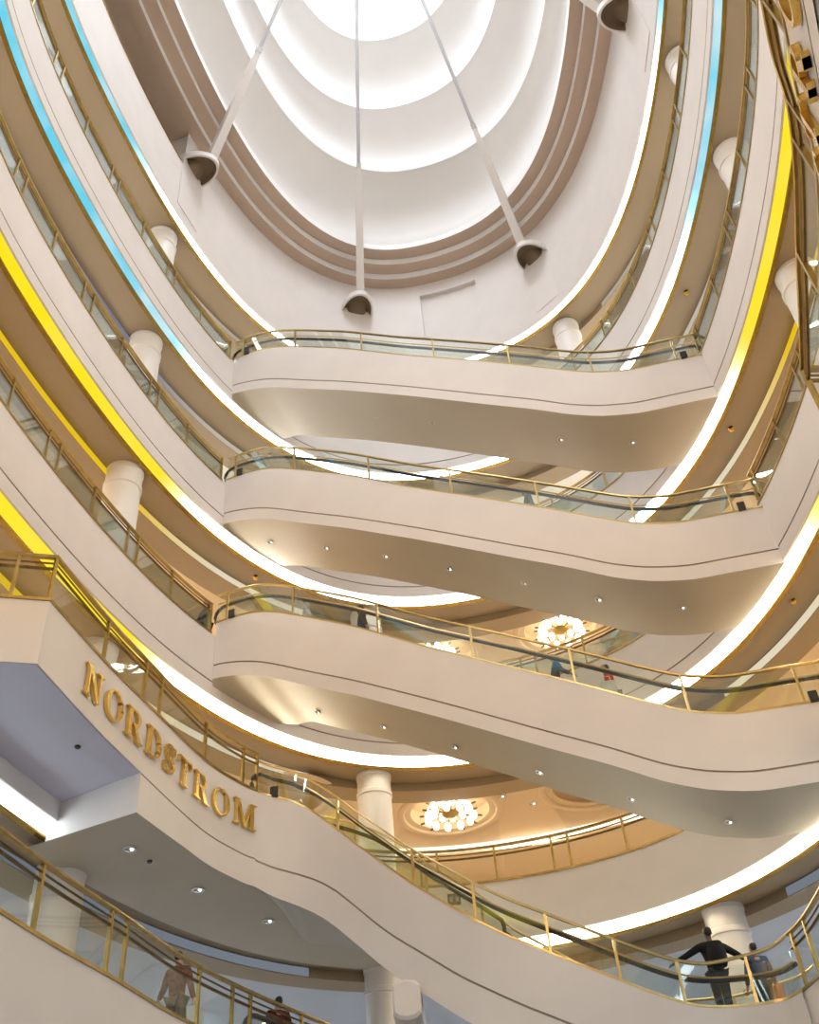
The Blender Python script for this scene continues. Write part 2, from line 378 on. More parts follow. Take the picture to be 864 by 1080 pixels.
# main sheet as cells; the niche cells sit 0.16 m further back
rows = [Z['D'], niche[2], 30.42, niche[3], ZW]
for i in range(240):
    d0, d1 = degs[i], degs[i+1]; dm = (d0+d1)/2
    for za, zb in zip(rows[:-1], rows[1:]):
        if OP0 < dm < OP1 and za >= ZG-.01: continue
        rec = niche[0] < dm < niche[1] and niche[2]-.01 <= za and zb <= niche[3]+.01
        off = .16 if rec else 0.
        A, B_ = cn(d0), cn(d1)
        q = [(A[0]+off*A[2], A[1]+off*A[3], za), (B_[0]+off*B_[2], B_[1]+off*B_[3], za), (B_[0]+off*B_[2], B_[1]+off*B_[3], zb), (A[0]+off*A[2], A[1]+off*A[3], zb)]
        b.add(q, [(0, 1, 2, 3)], 0, True)
nd0 = 1.5*math.ceil(niche[0]/1.5-.5+.001); 
nds = [d for d in degs if any(niche[0] < d+e < niche[1] for e in (.75,)) or any(niche[0] < d-.75 < niche[1] for e in (1,))]
for za in (niche[2], niche[3]):
    for d0, d1 in zip(nds[:-1], nds[1:]):
        A, B_ = cn(d0), cn(d1)
        b.add([(A[0], A[1], za), (B_[0], B_[1], za), (B_[0]+.16*B_[2], B_[1]+.16*B_[3], za), (A[0]+.16*A[2], A[1]+.16*A[3], za)], [(0, 1, 2, 3)])
for d in (nds[0], nds[-1]):
    A = cn(d); b.add([(A[0], A[1], niche[2]), (A[0], A[1], niche[3]), (A[0]+.16*A[2], A[1]+.16*A[3], niche[3]), (A[0]+.16*A[2], A[1]+.16*A[3], niche[2])], [(0, 1, 2, 3)])
b.sweep(at_z(RINGF, 0), [(0, Z['D']), (.05, Z['D']), (.2, Z['D']), (.2, ZG-.3)], closed=True, pclosed=False)
struct(b, 'wall_upper', PLASTER, 'tall plain plaster wall curving below the skylight dome', 'wall')
# the open loggia on one side: parapet cap, floor, rear wall, ceiling
b = MB(); b.sweep(ring(OP0+1., OP1, 1.5, ZG), [(-.02, -.02), (.16, -.02), (.16, .04), (-.02, .04)]); tag(b.build('parapet_cap', GOLD), 'thin gold cap along the top of the opening in the upper wall', 'cap')
b = MB(); b.sweep(ring(OP0-12, OP1+12, 2, 0), [(4.5, 29.0), (4.5, 33.2), (4.7, 33.2), (4.7, 29.0)]); struct(b, 'wall_loggia', CORN, 'rear wall inside the opening of the upper wall', 'wall')
b = MB(); b.sweep(ring(OP0-12, OP1+12, 2, 0), [(-.02, ZW+.02), (4.6, ZW+.02), (4.6, ZW+.2), (-.02, ZW+.2)]); struct(b, 'ceiling', CORN, 'ceiling in painted brown shade inside the opening of the upper wall', 'ceiling')
b = MB(); b.sweep(ring(OP0-12, OP1+12, 2, 0), [(.02, ZG-.5), (4.6, ZG-.5), (4.6, ZG-.7), (.02, ZG-.7)]); struct(b, 'floor', STONE, 'floor inside the opening of the upper wall', 'floor')
for d in (OP0-.5,):
    A = cn(d-.6); b = MB(); b.sweep([(*cn(d-1.2), 0), (*cn(d), 0)], [(.02, ZG-.5), (2.2, ZG-.5), (2.2, ZW+.1), (.02, ZW+.1)]); struct(b, 'wall_pier', PLASTER, 'short plaster pier closing the end of the upper opening', 'wall')

def loft(rings, name, mats, label, cat, closed_mi=None, smooth=True):
    b = MB(); n = len(rings[0])
    for R in rings: b.v += R
    for k in range(len(rings)-1):
        for i in range(n):
            j = (i+1) % n; b.f.append([k*n+i, k*n+j, (k+1)*n+j, (k+1)*n+i]); b.m.append(closed_mi[k] if closed_mi else 0); b.sm.append(smooth)
    return struct(b, name, mats, label, cat)
def offr(o, z): return [(p[0]+o*p[2], p[1]+o*p[3], z) for p in [cn(i*2) for i in range(180)]]
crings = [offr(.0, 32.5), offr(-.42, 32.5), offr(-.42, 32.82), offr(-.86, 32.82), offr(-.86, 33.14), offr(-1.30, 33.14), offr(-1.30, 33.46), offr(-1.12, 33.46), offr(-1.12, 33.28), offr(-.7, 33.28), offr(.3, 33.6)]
loft(crings, 'trim_cornice', [CORN, PLASTERW, PLASTERW], 'stepped cornice of three undersides in painted brown shade around the foot of the dome', 'trim', [0, 1, 0, 1, 0, 1, 1, 2, 2, 2], smooth=False)  # risers get whiter plaster to read as lit against the browned undersides
TIERS = [(.90, 33.6, .755, 36.0, .35), (.785, 36.25, .640, 38.4, .0), (.665, 38.65, .495, 40.6, 0.), (.52, 40.85, .34, 42.6, 0.)]
for ti, (s0, z0, s1, z1, dx) in enumerate(TIERS):
    R = []
    nst = 8
    sp_ = TIERS[ti-1][4] if ti else 0.
    R.append(scaled(s0+.02, z0-.25 if ti else 33.25, dx=sp_))
    for k in range(nst+1):
        t = k/nst; zz = z0+(z1-z0)*math.sin(t*PI/2)**1.0; ss = s0+(s1-s0)*(1-math.cos(t*PI/2)); R.append(scaled(ss, zz, dx=sp_+(dx-sp_)*t))
    R.append(scaled(s1, z1-.02, dx=dx)); R.append(scaled(s1-.004, z1+.1, dx=dx)); R.append(scaled(s1+.02, z1+.2, dx=dx))
    nm = ['lowest', 'second', 'third', 'fourth'][ti]
    loft(R, 'ceiling_dome', PLASTERW, f'{nm} white concave tier of the oval dome, counted from the cornice', 'ceiling')
    # hidden tube of light on the ledge
    b = MB(); ri, ro = (.885, .905) if ti == 0 else (s0-.012, s0+.012)
    zz = 33.32 if ti == 0 else z0-.12
    A, B_ = scaled(ri, zz, dx=sp_), scaled(ro, zz, dx=sp_); n = len(A)
    b.v += A+B_
    for i in range(n): b.f.append([i, (i+1) % n, n+(i+1) % n, n+i]); b.m.append(0); b.sm.append(False)
    o = b.build('cove_tube', COVE); tag(o, f'hidden light tube on the ledge at the foot of the {nm} dome tier', 'light', 'dome cove tubes')
R = [scaled(.36, 42.7), scaled(.36, 43.2)]; loft(R, 'trim_oculus', PLASTERW, 'white upstand around the skylight at the top of the dome', 'trim')
b = MB(); A = scaled(.36, 43.2); b.v += A; b.f.append(list(range(len(A)))); b.m.append(0); b.sm.append(False)
struct(b, 'window_skylight', OCUL, 'bright glazed skylight at the top of the oval dome', 'window')

# ------------------------------------------------------------------ corbels with struts
APEX = Vector((.27, 12.1, 45.4))
for d, lab in zip(COLD[:4], ('white strut and half round corbel beside the open end of the upper wall', 'white strut and half round corbel above the middle of the far wall', 'white strut and half round corbel to the right of the recessed wall panel', 'white half round corbel high on the right hand upper wall')):
    x, y, nx, ny = cn(d); zc = 31.95
    root = thing('strut', (x, y, zc-.3), lab, 'strut', 'struts around the dome')
    rz = math.atan2(-ny, -nx)       # inward
    b = MB(); n = 20; zc = 30.95; ix, iy, tx, ty = -nx, -ny, -ny, nx
    # half-elliptical shelf: sloping top, thin lip and a hollow under it, its shade painted dark
    def hr(wd, dp, zz): return [(x+.02*nx+wd*math.sin(a)*tx+dp*math.cos(a)*ix, y+.02*ny+wd*math.sin(a)*ty+dp*math.cos(a)*iy, zz) for a in [-PI/2+PI*i/n for i in range(n+1)]]
    def hs(rings, mi):
        m = n+1; vs = sum(rings, []); fs = []
        for k in range(len(rings)-1):
            for i in range(n): fs.append((k*m+i, k*m+i+1, (k+1)*m+i+1, (k+1)*m+i))
        b.add(vs, fs, mi, True)
    hs([hr(.30, .10, zc+.62), hr(.42, .62, zc+.30), hr(.56, .80, zc+.16), hr(.58, .92, zc+.05), hr(.58, .92, zc-.17), hr(.52, .84, zc-.17)], 0)
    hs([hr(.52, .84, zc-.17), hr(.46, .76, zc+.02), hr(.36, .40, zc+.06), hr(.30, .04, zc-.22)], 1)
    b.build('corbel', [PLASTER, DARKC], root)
    b = MB(); tx, ty = -ny, nx; b.box((x-.0*nx, y-.0*ny, zc-1.45), (.05, 1.15, 2.6), math.atan2(ny, nx)); b.build('pilaster', PLASTER, root)
    st = Vector((x-.62*nx, y-.62*ny, zc+.10)); dv = (APEX-st); Lr = dv.length; dv.normalize()
    b = MB(); b.tube([st, st+dv*.35, st+dv*3.9, st+dv*4.9], .15, 4, rs=[.20, .20, .17, .09]); slv = b.build('sleeve', PLASTER, root)
    b = MB(); b.tube([st+dv*4.8, st+dv*5.0], .12, 4); b.build('collar', STEEL, slv)
    b = MB(); b.tube([st+dv*4.95, st+dv*(Lr-1.3)], .065, 10); b.build('rod', RODP, root)

# ------------------------------------------------------------------ escalators
CO4 = np.array([1.51123361e-04, 4.71537819e-03, -2.68381652e-01, 1.85593040e+01])
XB = [-5.2, -4.5, -3.9, -3.4, -2.7, -1.5, .2, 2.2, 3.4, 4.2, 4.9, 5.7, 7.6]
ZB = [5.18, 5.13, 4.98, 4.76, 4.37, 3.75, 2.78, 1.60, .93, .43, .13, -.05, -.08]
ZT = [6.68, 6.76, 6.74, 6.58, 6.22, 5.56, 4.45, 3.30, 2.60, 2.12, 1.73, 1.50, 1.45]
def smooth_interp(x, X, Y):
    a = np.interp(x, X, Y); return float((np.interp(x-.25, X, Y)+2*a+np.interp(x+.25, X, Y))/4) if X[0]+.25 < x < X[-1]-.25 else float(a)
def inside_ring(x, y):
    dx, dy = x-Q['xc'], y-Q['yc']; ct, st = math.cos(Q['th']), math.sin(Q['th']); u = ct*dx+st*dy; v = -st*dx+ct*dy
    ph = math.atan2(v/Q['b'], u/Q['a']); X, Y = curve(ph); return math.hypot(dx, dy) <= math.hypot(X-Q['xc'], Y-Q['yc'])
WID = 2.1
def skewed(path, w, extra=0.):
    """same path shifted by w along its normal, clipped at the gallery edge"""
    out = []
    for (x, y, nx, ny, z) in path:
        ww = w
        while ww > 0.02 and not inside_ring(x+ww*nx, y+ww*ny): ww -= .02
        out.append((x+ww*nx, y+ww*ny, nx, ny, z))
    return out
def band(b, A, B_, za, zb, mi=0, smooth=True):
    """quad strip between two rows of points A at heights za and B at heights zb"""
    n = len(A); vs = [(p[0], p[1], q) for p, q in zip(A, za)]+[(p[0], p[1], q) for p, q in zip(B_, zb)]
    b.add(vs, [(i, i+1, n+i+1, n+i) for i in range(n-1)], mi, smooth)
def escalator(label, front, zb, zt, groove, posts, railh=.87, handh=.60, rail_left_end=None, nstep=30, soffit_mat=None, zhi=None, end_newel=True, rail_end=None, stepd=.50):
    """front: rows (x,y,nx,ny,0) along the near face, nx,ny pointing away from the viewer"""
    n = len(front); SL = arclen(front)
    mid = front[n//2]; root = thing('escalator', (mid[0], mid[1], zb[n//2]), label, 'escalator', 'escalators bridging the atrium')
    back = skewed(front, WID)
    A = front; off = lambda o: [(p[0]+o*p[2], p[1]+o*p[3]) for p in front]
    offc = lambda o: [(p[0], p[1]) for p in skewed(front, o)]
    zg0 = [z+g for z, g in zip(zb, groove)]; zg1 = [z+.022 for z in zg0]
    b = MB()
    band(b, off(0), off(0), zb, [z-.010 for z in zg0]); band(b, off(0), off(.03), [z-.010 for z in zg0], zg0, 1); band(b, off(.03), off(.03), zg0, zg1, 1); band(b, off(.03), off(0), zg1, [z+.010 for z in zg1], 1)
    band(b, off(0), off(0), [z+.010 for z in zg1], zt); band(b, off(0), offc(.10), zt, zt)
    b.build('near_cladding', [PLASTER, DARKG], root)
    b = MB(); band(b, [(p[0], p[1]) for p in back], [(p[0], p[1]) for p in back], zb, zt); b.build('far_cladding', PLASTER, root)
    zk = []
    for p, z in zip(front, zb):
        t = min(1., max(0., (-p[0]-1.6)/2.2)); t = t*t*(3-2*t); zk.append(z+max(-.17, min(z, zhi+.02)-z)*t if zhi else z)
    b = MB(); band(b, off(0), [(p[0], p[1]) for p in back], zb, zk); b.build('soffit', soffit_mat or GREYS, root)
    b = MB(); band(b, off(.10), offc(.30), zt, [z+.03 for z in zt]); band(b, offc(WID-.30), [(p[0], p[1]) for p in back], [z+.03 for z in zt], zt); b.build('deck', STEEL, root)
    # steps
    zs_ = [z-stepd for z in zt]
    for k in range(nstep):
        s0 = SL[-1]*(.06+.88*k/nstep); s1 = SL[-1]*(.06+.88*(k+1)/nstep); p = at_s(front, SL, (s0+s1)/2)
        zz = float(np.interp((s0+s1)/2, SL, zs_)); q = MB(); q.box((p[0]+1.05*p[2], p[1]+1.05*p[3], zz-.1), (1.35, (s1-s0)*.98, .2), math.atan2(p[3], p[2])); q.build('step', STEEL, root)
    # near and far guards
    for o, pth in ((.05, front), (WID-.08, front)):
        P = skewed(pth, o); i0 = 0
        if o > 1: P = [p for p in P]
        rows = [(p[0], p[1], p[2], p[3], z) for p, z in zip(P, zt)]
        keep = [i for i, p in enumerate(front) if o < 1 or inside_ring(p[0]+o*p[2]*1.02, p[1]+o*p[3]*1.02)]
        rows = [rows[i] for i in keep]; SR = arclen(rows)
        q = MB(); q.sweep(rows, [(-.055, -.01), (.02, -.01), (.02, .035), (-.055, .035)]); q.build('base_channel', BRASSE, root)
        rh = [railh if not rail_end else float(np.interp(SR[-1]-s, [0, 1.6], [rail_end, railh])) for s in SR]
        q = MB(); q.sweep([(p[0], p[1], p[2], p[3], p[4]+h_-railh) for p, h_ in zip(rows, rh)], [(-.03, railh-.05), (.03, railh-.05), (.035, railh-.02), (.02, railh), (-.02, railh), (-.035, railh-.02)]); q.build('top_rail', BRASSE, root)
        q = MB(); q.tube([(p[0], p[1], p[4]+railh*.66) for p in rows], .016, 6); q.build('thin_rail', BRASSE, root)
        s_in = [s for s in posts] if o < 1 else [s-SL[keep[0]] for s in posts]
        s_in = [s for s in s_in if 0 <= s <= SR[-1]]
        for s in s_in:
            x, y, nx, ny, z = at_s(rows, SR, s); hh = float(np.interp(s, SR, rh)); q = MB(); q.box((x, y, z+hh/2-.01), (.045, .045, hh-.04), math.atan2(ny, nx)); q.build('post', BRASSE, root)
        ed = [0.]+[s for s in s_in if .1 < s < SR[-1]-.1]+[SR[-1]]
        for s0, s1 in zip(ed[:-1], ed[1:]):
            if s1-s0 < .15: continue
            q = MB(); q.sweep(sub(rows, SR, s0+.03, s1-.03, max(4, int((s1-s0)/.25)+2)), [(-.006, .035), (.006, .035), (.006, railh-.07), (-.006, railh-.07)]); q.build('glass_panel', GLASSE, root)
    # moving handrails with rounded newels, on inner glass
    for o in (.20, WID-.25):
        keep = [i for i, p in enumerate(front) if inside_ring(p[0]+o*p[2]*1.05, p[1]+o*p[3]*1.05)]
        rows = [(front[i][0]+o*front[i][2], front[i][1]+o*front[i][3], front[i][2], front[i][3], zt[i]) for i in keep]
        line = [Vector((p[0], p[1], p[4]+handh)) for p in rows]
        def newel(e, t):
            r = .30; c = e-Vector((0, 0, r)); return [c+t*(r*math.sin(a))+Vector((0, 0, r*math.cos(a))) for a in [PI*k/8 for k in range(1, 9)]]
        t0 = (line[0]-line[1]); t0.z = 0; t0.normalize(); t1 = (line[-1]-line[-2]); t1.z = 0; t1.normalize()
        full = list(reversed(newel(line[0], t0)))+line+(newel(line[-1], t1) if end_newel else [])
        q = MB(); q.tube(full, .042, 8); q.build('handrail', BLACK, root)
        q = MB(); q.sweep(rows, [(-.008, .02), (.008, .02), (.008, handh-.04), (-.008, handh-.04)])
        for e, t in ((line[0], t0), (line[-1], t1))[:2 if end_newel else 1]:
            nw = newel(e, t); nn_ = len(nw); sd = Vector((t.y, -t.x, 0))*.008
            poly = [e]+nw; k = len(poly); q.add([v+sd for v in poly]+[v-sd for v in poly], [tuple(range(k)), tuple(reversed(range(k, 2*k)))]+[(i, (i+1) % k, k+(i+1) % k, k+i) for i in range(k)])
        q.build('inner_panel', GLASSB, root)
    # dark end block at the foot of the landing glass
    for s in (.42, SL[-1]-.42)[:2 if end_newel else 1]:
        p = at_s(front, SL, s); z = float(np.interp(s, SL, zt)); q = MB(); q.box((p[0]-.02*p[2], p[1]-.02*p[3], z+.10), (.06, .16, .22), math.atan2(p[3], p[2])); q.build('end_block', BLACK, root)
    return root, front, zb, zt
def esc_front(x0, x1, n=90):
    out = []
    for i in range(n):
        x = x0+(x1-x0)*i/(n-1); y = float(np.polyval(CO4, x)); sl = float(np.polyval(np.polyder(CO4), x)); l = math.hypot(sl, 1); out.append((x, y, -sl/l, 1/l, 0.))
    return out
# where the front line meets the gallery edge
xs = np.linspace(-7, 9, 1601); ins = [inside_ring(x, float(np.polyval(CO4, x))) for x in xs]
X0, X1 = xs[ins.index(True)], xs[len(ins)-1-ins[::-1].index(True)]
ESC = {}
for lo, label in (('B', 'topmost white escalator crossing the atrium below the dome'), ('A', 'second white escalator from the top crossing the atrium'), ('O', 'third white escalator from the top, its handrail tilting down to the right')):
    fr = esc_front(X0, X1); hi = ORDER[ORDER.index(lo)+1]
    k = (Z[hi]-Z[lo]-.0)/5.1
    zb = [Z[lo]+smooth_interp(p[0], XB, ZB) for p in fr]; zt = [Z[lo]+smooth_interp(p[0], XB, ZT) for p in fr]
    zb[0] = zb[1] = Z[hi] if False else zb[1]
    SL = arclen(fr)
    px = [-4.62, -2.95, -.95, 1.05, 2.98, 4.93, 6.95]
    posts = [float(np.interp(x, [p[0] for p in fr], SL)) for x in px]
    ESC[lo] = escalator(label, fr, zb, zt, [.36]*len(fr), posts, nstep=30, zhi=Z[hi])

# lowest escalator, leaving the signed landing and curving down to the lowest gallery
plE = [(-4.15, 17.0), (-3.75, 17.9), (-3.3, 18.55), (-2.8, 18.85), (-2.2, 18.9), (-1, 18.6), (.5, 18.2), (2, 17.95), (3.6, 17.95), (4.6, 18.08), (5.2, 18.1), (5.5, 17.75), (5.62, 16.9)]
c0 = np.array(catmull(plE, 10)); s0_ = np.r_[0, np.cumsum(np.hypot(*np.diff(c0, axis=0).T))]
fac = np.interp(s0_, [2.5, 5.8], [1.03, 1.0]); cE = c0*fac[:, None]
sT = [0, 1.6, 2.3, 2.6, 3.14, 3.61, 4.16, 4.61, 5.72, 6.31, 6.94, 7.94, 8.46, 8.99, 9.44, 10., 10.75, 12]; vT = [9.68, 9.73, 9.74, 9.58, 9.06, 8.52, 7.98, 7.51, 6.57, 6.17, 5.82, 5.3, 5.05, 4.82, 4.74, 4.75, 4.78, 4.78]
sB = [0, 1.5, 2.49, 2.93, 3.54, 4.14, 4.48, 5.5, 6.3, 7, 8, 9, 9.5, 12]; vB = [7.86, 7.84, 7.58, 7.30, 6.67, 6.02, 5.75, 4.91, 4.42, 4.05, 3.55, 3.15, 3.02, 3.0]
i0 = int(np.argmin(abs(s0_-1.6))); i1 = int(np.argmin(abs(s0_-11.02)))
rowsE = polyn([(x, y, 0.) for x, y in cE[i0:i1+1]], -1)
rowsE = [(x, y, nx/math.hypot(nx, ny), ny/math.hypot(nx, ny), 0.) for x, y, nx, ny, _ in rowsE]
ssE = s0_[i0:i1+1]
def smt(s, X, Y): return float((np.interp(s-.25, X, Y)+np.interp(s, X, Y)*2+np.interp(s+.25, X, Y))/4)
zbE = [smt(s, sB, vB) for s in ssE]; ztE = [smt(s, sT, vT) for s in ssE]
# far side normals steered so the lane does not fold at the tight upper turn
nE = []
for i, (x, y, nx, ny, _) in enumerate(rowsE):
    t = min(1, max(0, (ssE[i]-1.6)/1.6)); mx, my = (.30*(1-t)+nx*t, .95*(1-t)+ny*t); t2 = min(1, max(0, (ssE[i]-9.6)/.8)); mx, my = mx*(1-t2)+.45*t2, my*(1-t2)+.9*t2; l = math.hypot(mx, my); nE.append((x, y, mx/l, my/l, 0.))
SLE = arclen(nE)
postsE = [float(np.interp(v, [p[0] for p in nE], SLE)) for v in (-2.0, -.55, .5, 1.68, 2.75, 3.72, 4.9)]
ESC['N'] = escalator('lowest white escalator curving down from the lettered landing', nE, zbE, ztE, [float(np.interp(v_, [1.6, 3.2], [.50, .68])) for v_ in ssE], postsE, railh=.72, handh=.47, nstep=30, end_newel=False, rail_end=.92, stepd=.12)

# recessed spotlights under the escalators
def downlight(name, label, group, loc, r=.075, lit=True, dark=STEEL):
    root = thing(name, loc, label, 'light', group)
    b = MB(); b.lathe([(r*.80, .0), (r*.82, -.012), (r*1.15, -.012), (r*1.2, 0)], (0, 0, 0), 20)
    o = b.build('trim_ring', dark); o.parent = root
    b = MB(); b.lathe([(r*.8, 0), (r*.72, .05), (1e-4, .06)], (0, 0, -.004), 18); rf_ = b.build('reflector', SPOTOFF); rf_.parent = root
    b = MB(); b.ball((r*.28, r*.2, .012), r*.34, 10, 6); o = b.build('lamp', SPOT if lit else SPOTOFF); o.parent = rf_
    return root
NTH = ['first', 'second', 'third', 'fourth', 'fifth', 'sixth', 'seventh']
for lo, nm, xsn in (('B', 'topmost', [-4.12, -2.55, -1.0, .55, 2.18, 3.78, 5.44]), ('A', 'second highest', [-3.98, -2.45, -.94, .63, 2.22, 3.82, 5.46]), ('O', 'third highest', [-4.2, -2.85, -1.35, .2, 1.85, 3.5, 5.2])):
    root, fr, zb, zt = ESC[lo]
    for i, x in enumerate(xsn):
        j = int(np.argmin([abs(p[0]-x) for p in fr])); p = fr[j]; wv = 1.0 if lo != 'O' else 1.35
        z = float(np.interp(x, [q[0] for q in fr], zb)); 
        sl = (zb[min(j+1, 89)]-zb[max(j-1, 0)])/(fr[min(j+1, 89)][0]-fr[max(j-1, 0)][0])
        o = downlight('spotlight', f'{NTH[i]} recessed spotlight from the left under the {nm} escalator', f'spotlights under the {nm} escalator', (p[0]+wv*p[2], p[1]+wv*p[3], z-.004), lit=not (lo == 'B' and i in (2, 3)))
        o.rotation_euler = (0, -math.atan(sl), 0)

# ------------------------------------------------------------------ projecting landings
LANDC = [(-5.39, 11.88, 9.45), (-5.10, 13.70, 9.53), (-4.78, 15.25, 9.60), (-4.27, 17.45, 9.68), (-3.80, 18.55, 9.72), (nE[0][0], nE[0][1], 9.73)]
land = catmull(LANDC, 10)
def col_at(pts, y, k): return float(np.interp(y, [p[1] for p in pts], [p[k] for p in pts]))
Y1 = 15.22; SOF1, SOF2 = 8.36, 7.66
pA = [(-7.0, 11.42, 9.45)]+land            # end face then the lettered face
pN = polyn(pA, -1)                       # normal pointing to the outside (left of travel) -> flip sign below
# orientation check: normal should point away from the viewer side (towards the gallery)
if pN[20][2] > 0: pN = polyn(pA, 1)
b = MB(); vs = []
upper = pN
za = [SOF1]*len(upper); zt_ = [p[4] for p in upper]
band(b, [(p[0], p[1]) for p in upper], [(p[0], p[1]) for p in upper], za, zt_, 0, False)
band(b, [(p[0], p[1]) for p in upper], [(p[0]+.14*p[2], p[1]+.14*p[3]) for p in upper], zt_, zt_, 0, False)
lowr = [p for p in upper if p[1] >= Y1-.01 and p[0] > -5]
first = [col_at(land, Y1, 0), Y1, lowr[0][2], lowr[0][3], 9.6]; lowr = [first]+lowr
zlow = [np.interp(p[1], [15.2, 17, nE[0][1]], [7.66, 7.79, zbE[0]]) for p in lowr]
xy = lambda P, o=0.: [(p[0]+o*p[2], p[1]+o*p[3]) for p in P]
band(b, xy(lowr), xy(lowr), list(zlow), [SOF1-.03]*len(lowr), 0, False)
band(b, xy(lowr), xy(lowr, .03), [SOF1-.03]*len(lowr), [SOF1-.02]*len(lowr), 1, False); band(b, xy(lowr, .03), xy(lowr), [SOF1-.02]*len(lowr), [SOF1]*len(lowr), 1, False)
# drop face of the lower box
e0 = (first[0], first[1]); e1 = (-6.55, 16.1)
b.add([(e0[0], e0[1], SOF2), (e1[0], e1[1], SOF2), (e1[0], e1[1], SOF1), (e0[0], e0[1], SOF1)], [(0, 1, 2, 3)])
struct(b, 'wall_landing', [PLASTER, DARKG], 'curved cream plaster face of the landing that carries the gold lettering', 'wall')
# soffits of the landing
def poly_obj(name, pts, mats, label, cat, thick=.06, down=True):
    bm = bmesh.new(); vs = [bm.verts.new(p) for p in pts]; bm.faces.new(vs); bmesh.ops.triangulate(bm, faces=bm.faces[:])
    ext = bmesh.ops.extrude_face_region(bm, geom=bm.faces[:]); bmesh.ops.translate(bm, vec=(0, 0, thick), verts=[v for v in ext['geom'] if isinstance(v, bmesh.types.BMVert)])
    bmesh.ops.recalc_face_normals(bm, faces=bm.faces); me = bpy.data.meshes.new(name); bm.to_mesh(me); bm.free(); me.materials.append(mats)
    o = bpy.data.objects.new(name, me); COL.objects.link(o); return tag(o, label, cat, kind='structure')
ringL = lambda d0, d1, n=14, o=0.: [(cn(d0+(d1-d0)*i/n)[0]+o*cn(d0+(d1-d0)*i/n)[2], cn(d0+(d1-d0)*i/n)[1]+o*cn(d0+(d1-d0)*i/n)[3]) for i in range(n+1)]
def ring_deg_for_y(y, left=True):
    ds = np.arange(95, 265, .25) if left else np.arange(-85, 85, .25)
    return float(ds[int(np.argmin([abs(cn(d)[1]-y) for d in ds]))])
f1 = [(p[0]+.02*p[2], p[1]+.02*p[3]) for p in upper if p[1] <= Y1]
dA, dB = ring_deg_for_y(11.3), ring_deg_for_y(16.0)
poly_obj('ceiling_landing', [(x, y, SOF1) for x, y in f1+[e0]+ringL(dB, dA)], LAVP, 'flat grey underside of the lettered landing beside its end', 'ceiling')
d2 = ring_deg_for_y(16.0); d3 = 128.
# box soffit, following the gentle fall of its edge
lo_pts = lowr+[(p[0], p[1], p[2], p[3], 0) for p in nE[1:14:2]]; zl2 = list(zlow)+[zlow[-1]]*7
d3 = 106.; b = MB(); m = len(lo_pts)
rl = [cn(d2+(d3-d2)*i/(m-1)) for i in range(m)]
ro_ = [(p[0]+.62*p[2], p[1]+.62*p[3]) for p in rl]
zo_ = [min(z, 7.72) for z in zl2]; band(b, xy(lo_pts), ro_, zl2, zo_, 0, True); band(b, ro_, ro_, zo_, [z+.1 for z in zo_], 0, True)
struct(b, 'ceiling_landing', GREYS, 'low grey underside of the landing leading to the lowest escalator', 'ceiling')
poly_obj('floor_landing', [(p[0]+.12*p[2], p[1]+.12*p[3], 9.36) for p in upper]+[(-2.6, 20.9, 9.36)]+[(x, y, 9.36) for x, y in ringL(131, dA)], STONE, 'stone floor of the lettered landing', 'floor', -.08)

def build_balus_on(pts, label, posts, name='balustrade', h=.9, sec=1.):
    return balustrade(name, label, pts, posts, 'brass and glass balustrades', h=h, sec=sec)
plA = polyn([(p[0], p[1], p[4]) for p in upper], 1 if pN[20][2] == polyn(pA, 1)[20][2] else -1)
SA = arclen(plA); sc = SA[1]
def s_for(path, x, y): 
    SL = arclen(path); P = np.array([(p[0], p[1]) for p in path]); return float(SL[int(np.argmin(np.hypot(P[:, 0]-x, P[:, 1]-y)))])
# denser path for accurate post placing
dense = [at_s(plA, SA, SA[-1]*i/240) for i in range(241)]
dense = [plA[0]]+[at_s(plA, SA, sc*k/6) for k in range(1, 6)]+[p for p in plA[1:]]
postL = [sc-.55, sc]+[s_for(dense, *q) for q in ((-5.10, 13.70), (-4.80, 15.15), (-4.68, 15.6), (-4.25, 17.5), (-3.78, 18.6), (-3.48, 19.02))]
balustrade('balustrade', 'brass and glass balustrade above the gold lettering on the landing', dense, sorted(postL), 'brass and glass balustrades', h=.88)

# right hand landing, seen steeply from below
LR = [(3.0, 2.4, 9.45), (3.35, 3.1, 9.45), (3.63, 3.76, 9.45), (3.78, 4.12, 9.45), (3.94, 4.5, 9.45), (4.17, 5.08, 9.45), (4.46, 5.68, 9.45), (4.71, 6.49, 9.45), (4.98, 7.60, 9.45), (5.23, 8.57, 9.45), (5.47, 9.56, 9.45)]
lr = catmull(LR, 8); lrA = lr+[(7.5, 9.75, 9.45)]
pR = polyn(lrA, 1)
if pR[20][2] < 0: pR = polyn(lrA, -1)
b = MB(); band(b, xy(pR), xy(pR), [8.64]*len(pR), [9.45]*len(pR), 0, False); band(b, xy(pR), xy(pR, .03), [8.62]*len(pR), [8.64]*len(pR), 1, False); band(b, xy(pR, .03), xy(pR), [8.60]*len(pR), [8.62]*len(pR), 1, False)
band(b, xy(pR), xy(pR), [8.30]*len(pR), [8.60]*len(pR), 0, False); band(b, xy(pR), xy(pR, .14), [9.45]*len(pR), [9.45]*len(pR), 0, False)
struct(b, 'wall_landing', [PLASTER, DARKG], 'plaster face of the right hand landing, seen steeply from below', 'wall')
dr = [ring_deg_for_y(9.7, False), ring_deg_for_y(1.6, False)]
poly_obj('ceiling_landing', [(p[0]+.02*p[2], p[1]+.02*p[3], 8.30) for p in pR]+[(x, y, 8.30) for x, y in ringL(*dr)], GREYS, 'flat underside of the right hand landing', 'ceiling')
poly_obj('floor_landing', [(p[0]+.12*p[2], p[1]+.12*p[3], 9.36) for p in pR]+[(x, y, 9.36) for x, y in ringL(*dr)], STONE, 'stone floor of the right hand landing', 'floor', -.08)
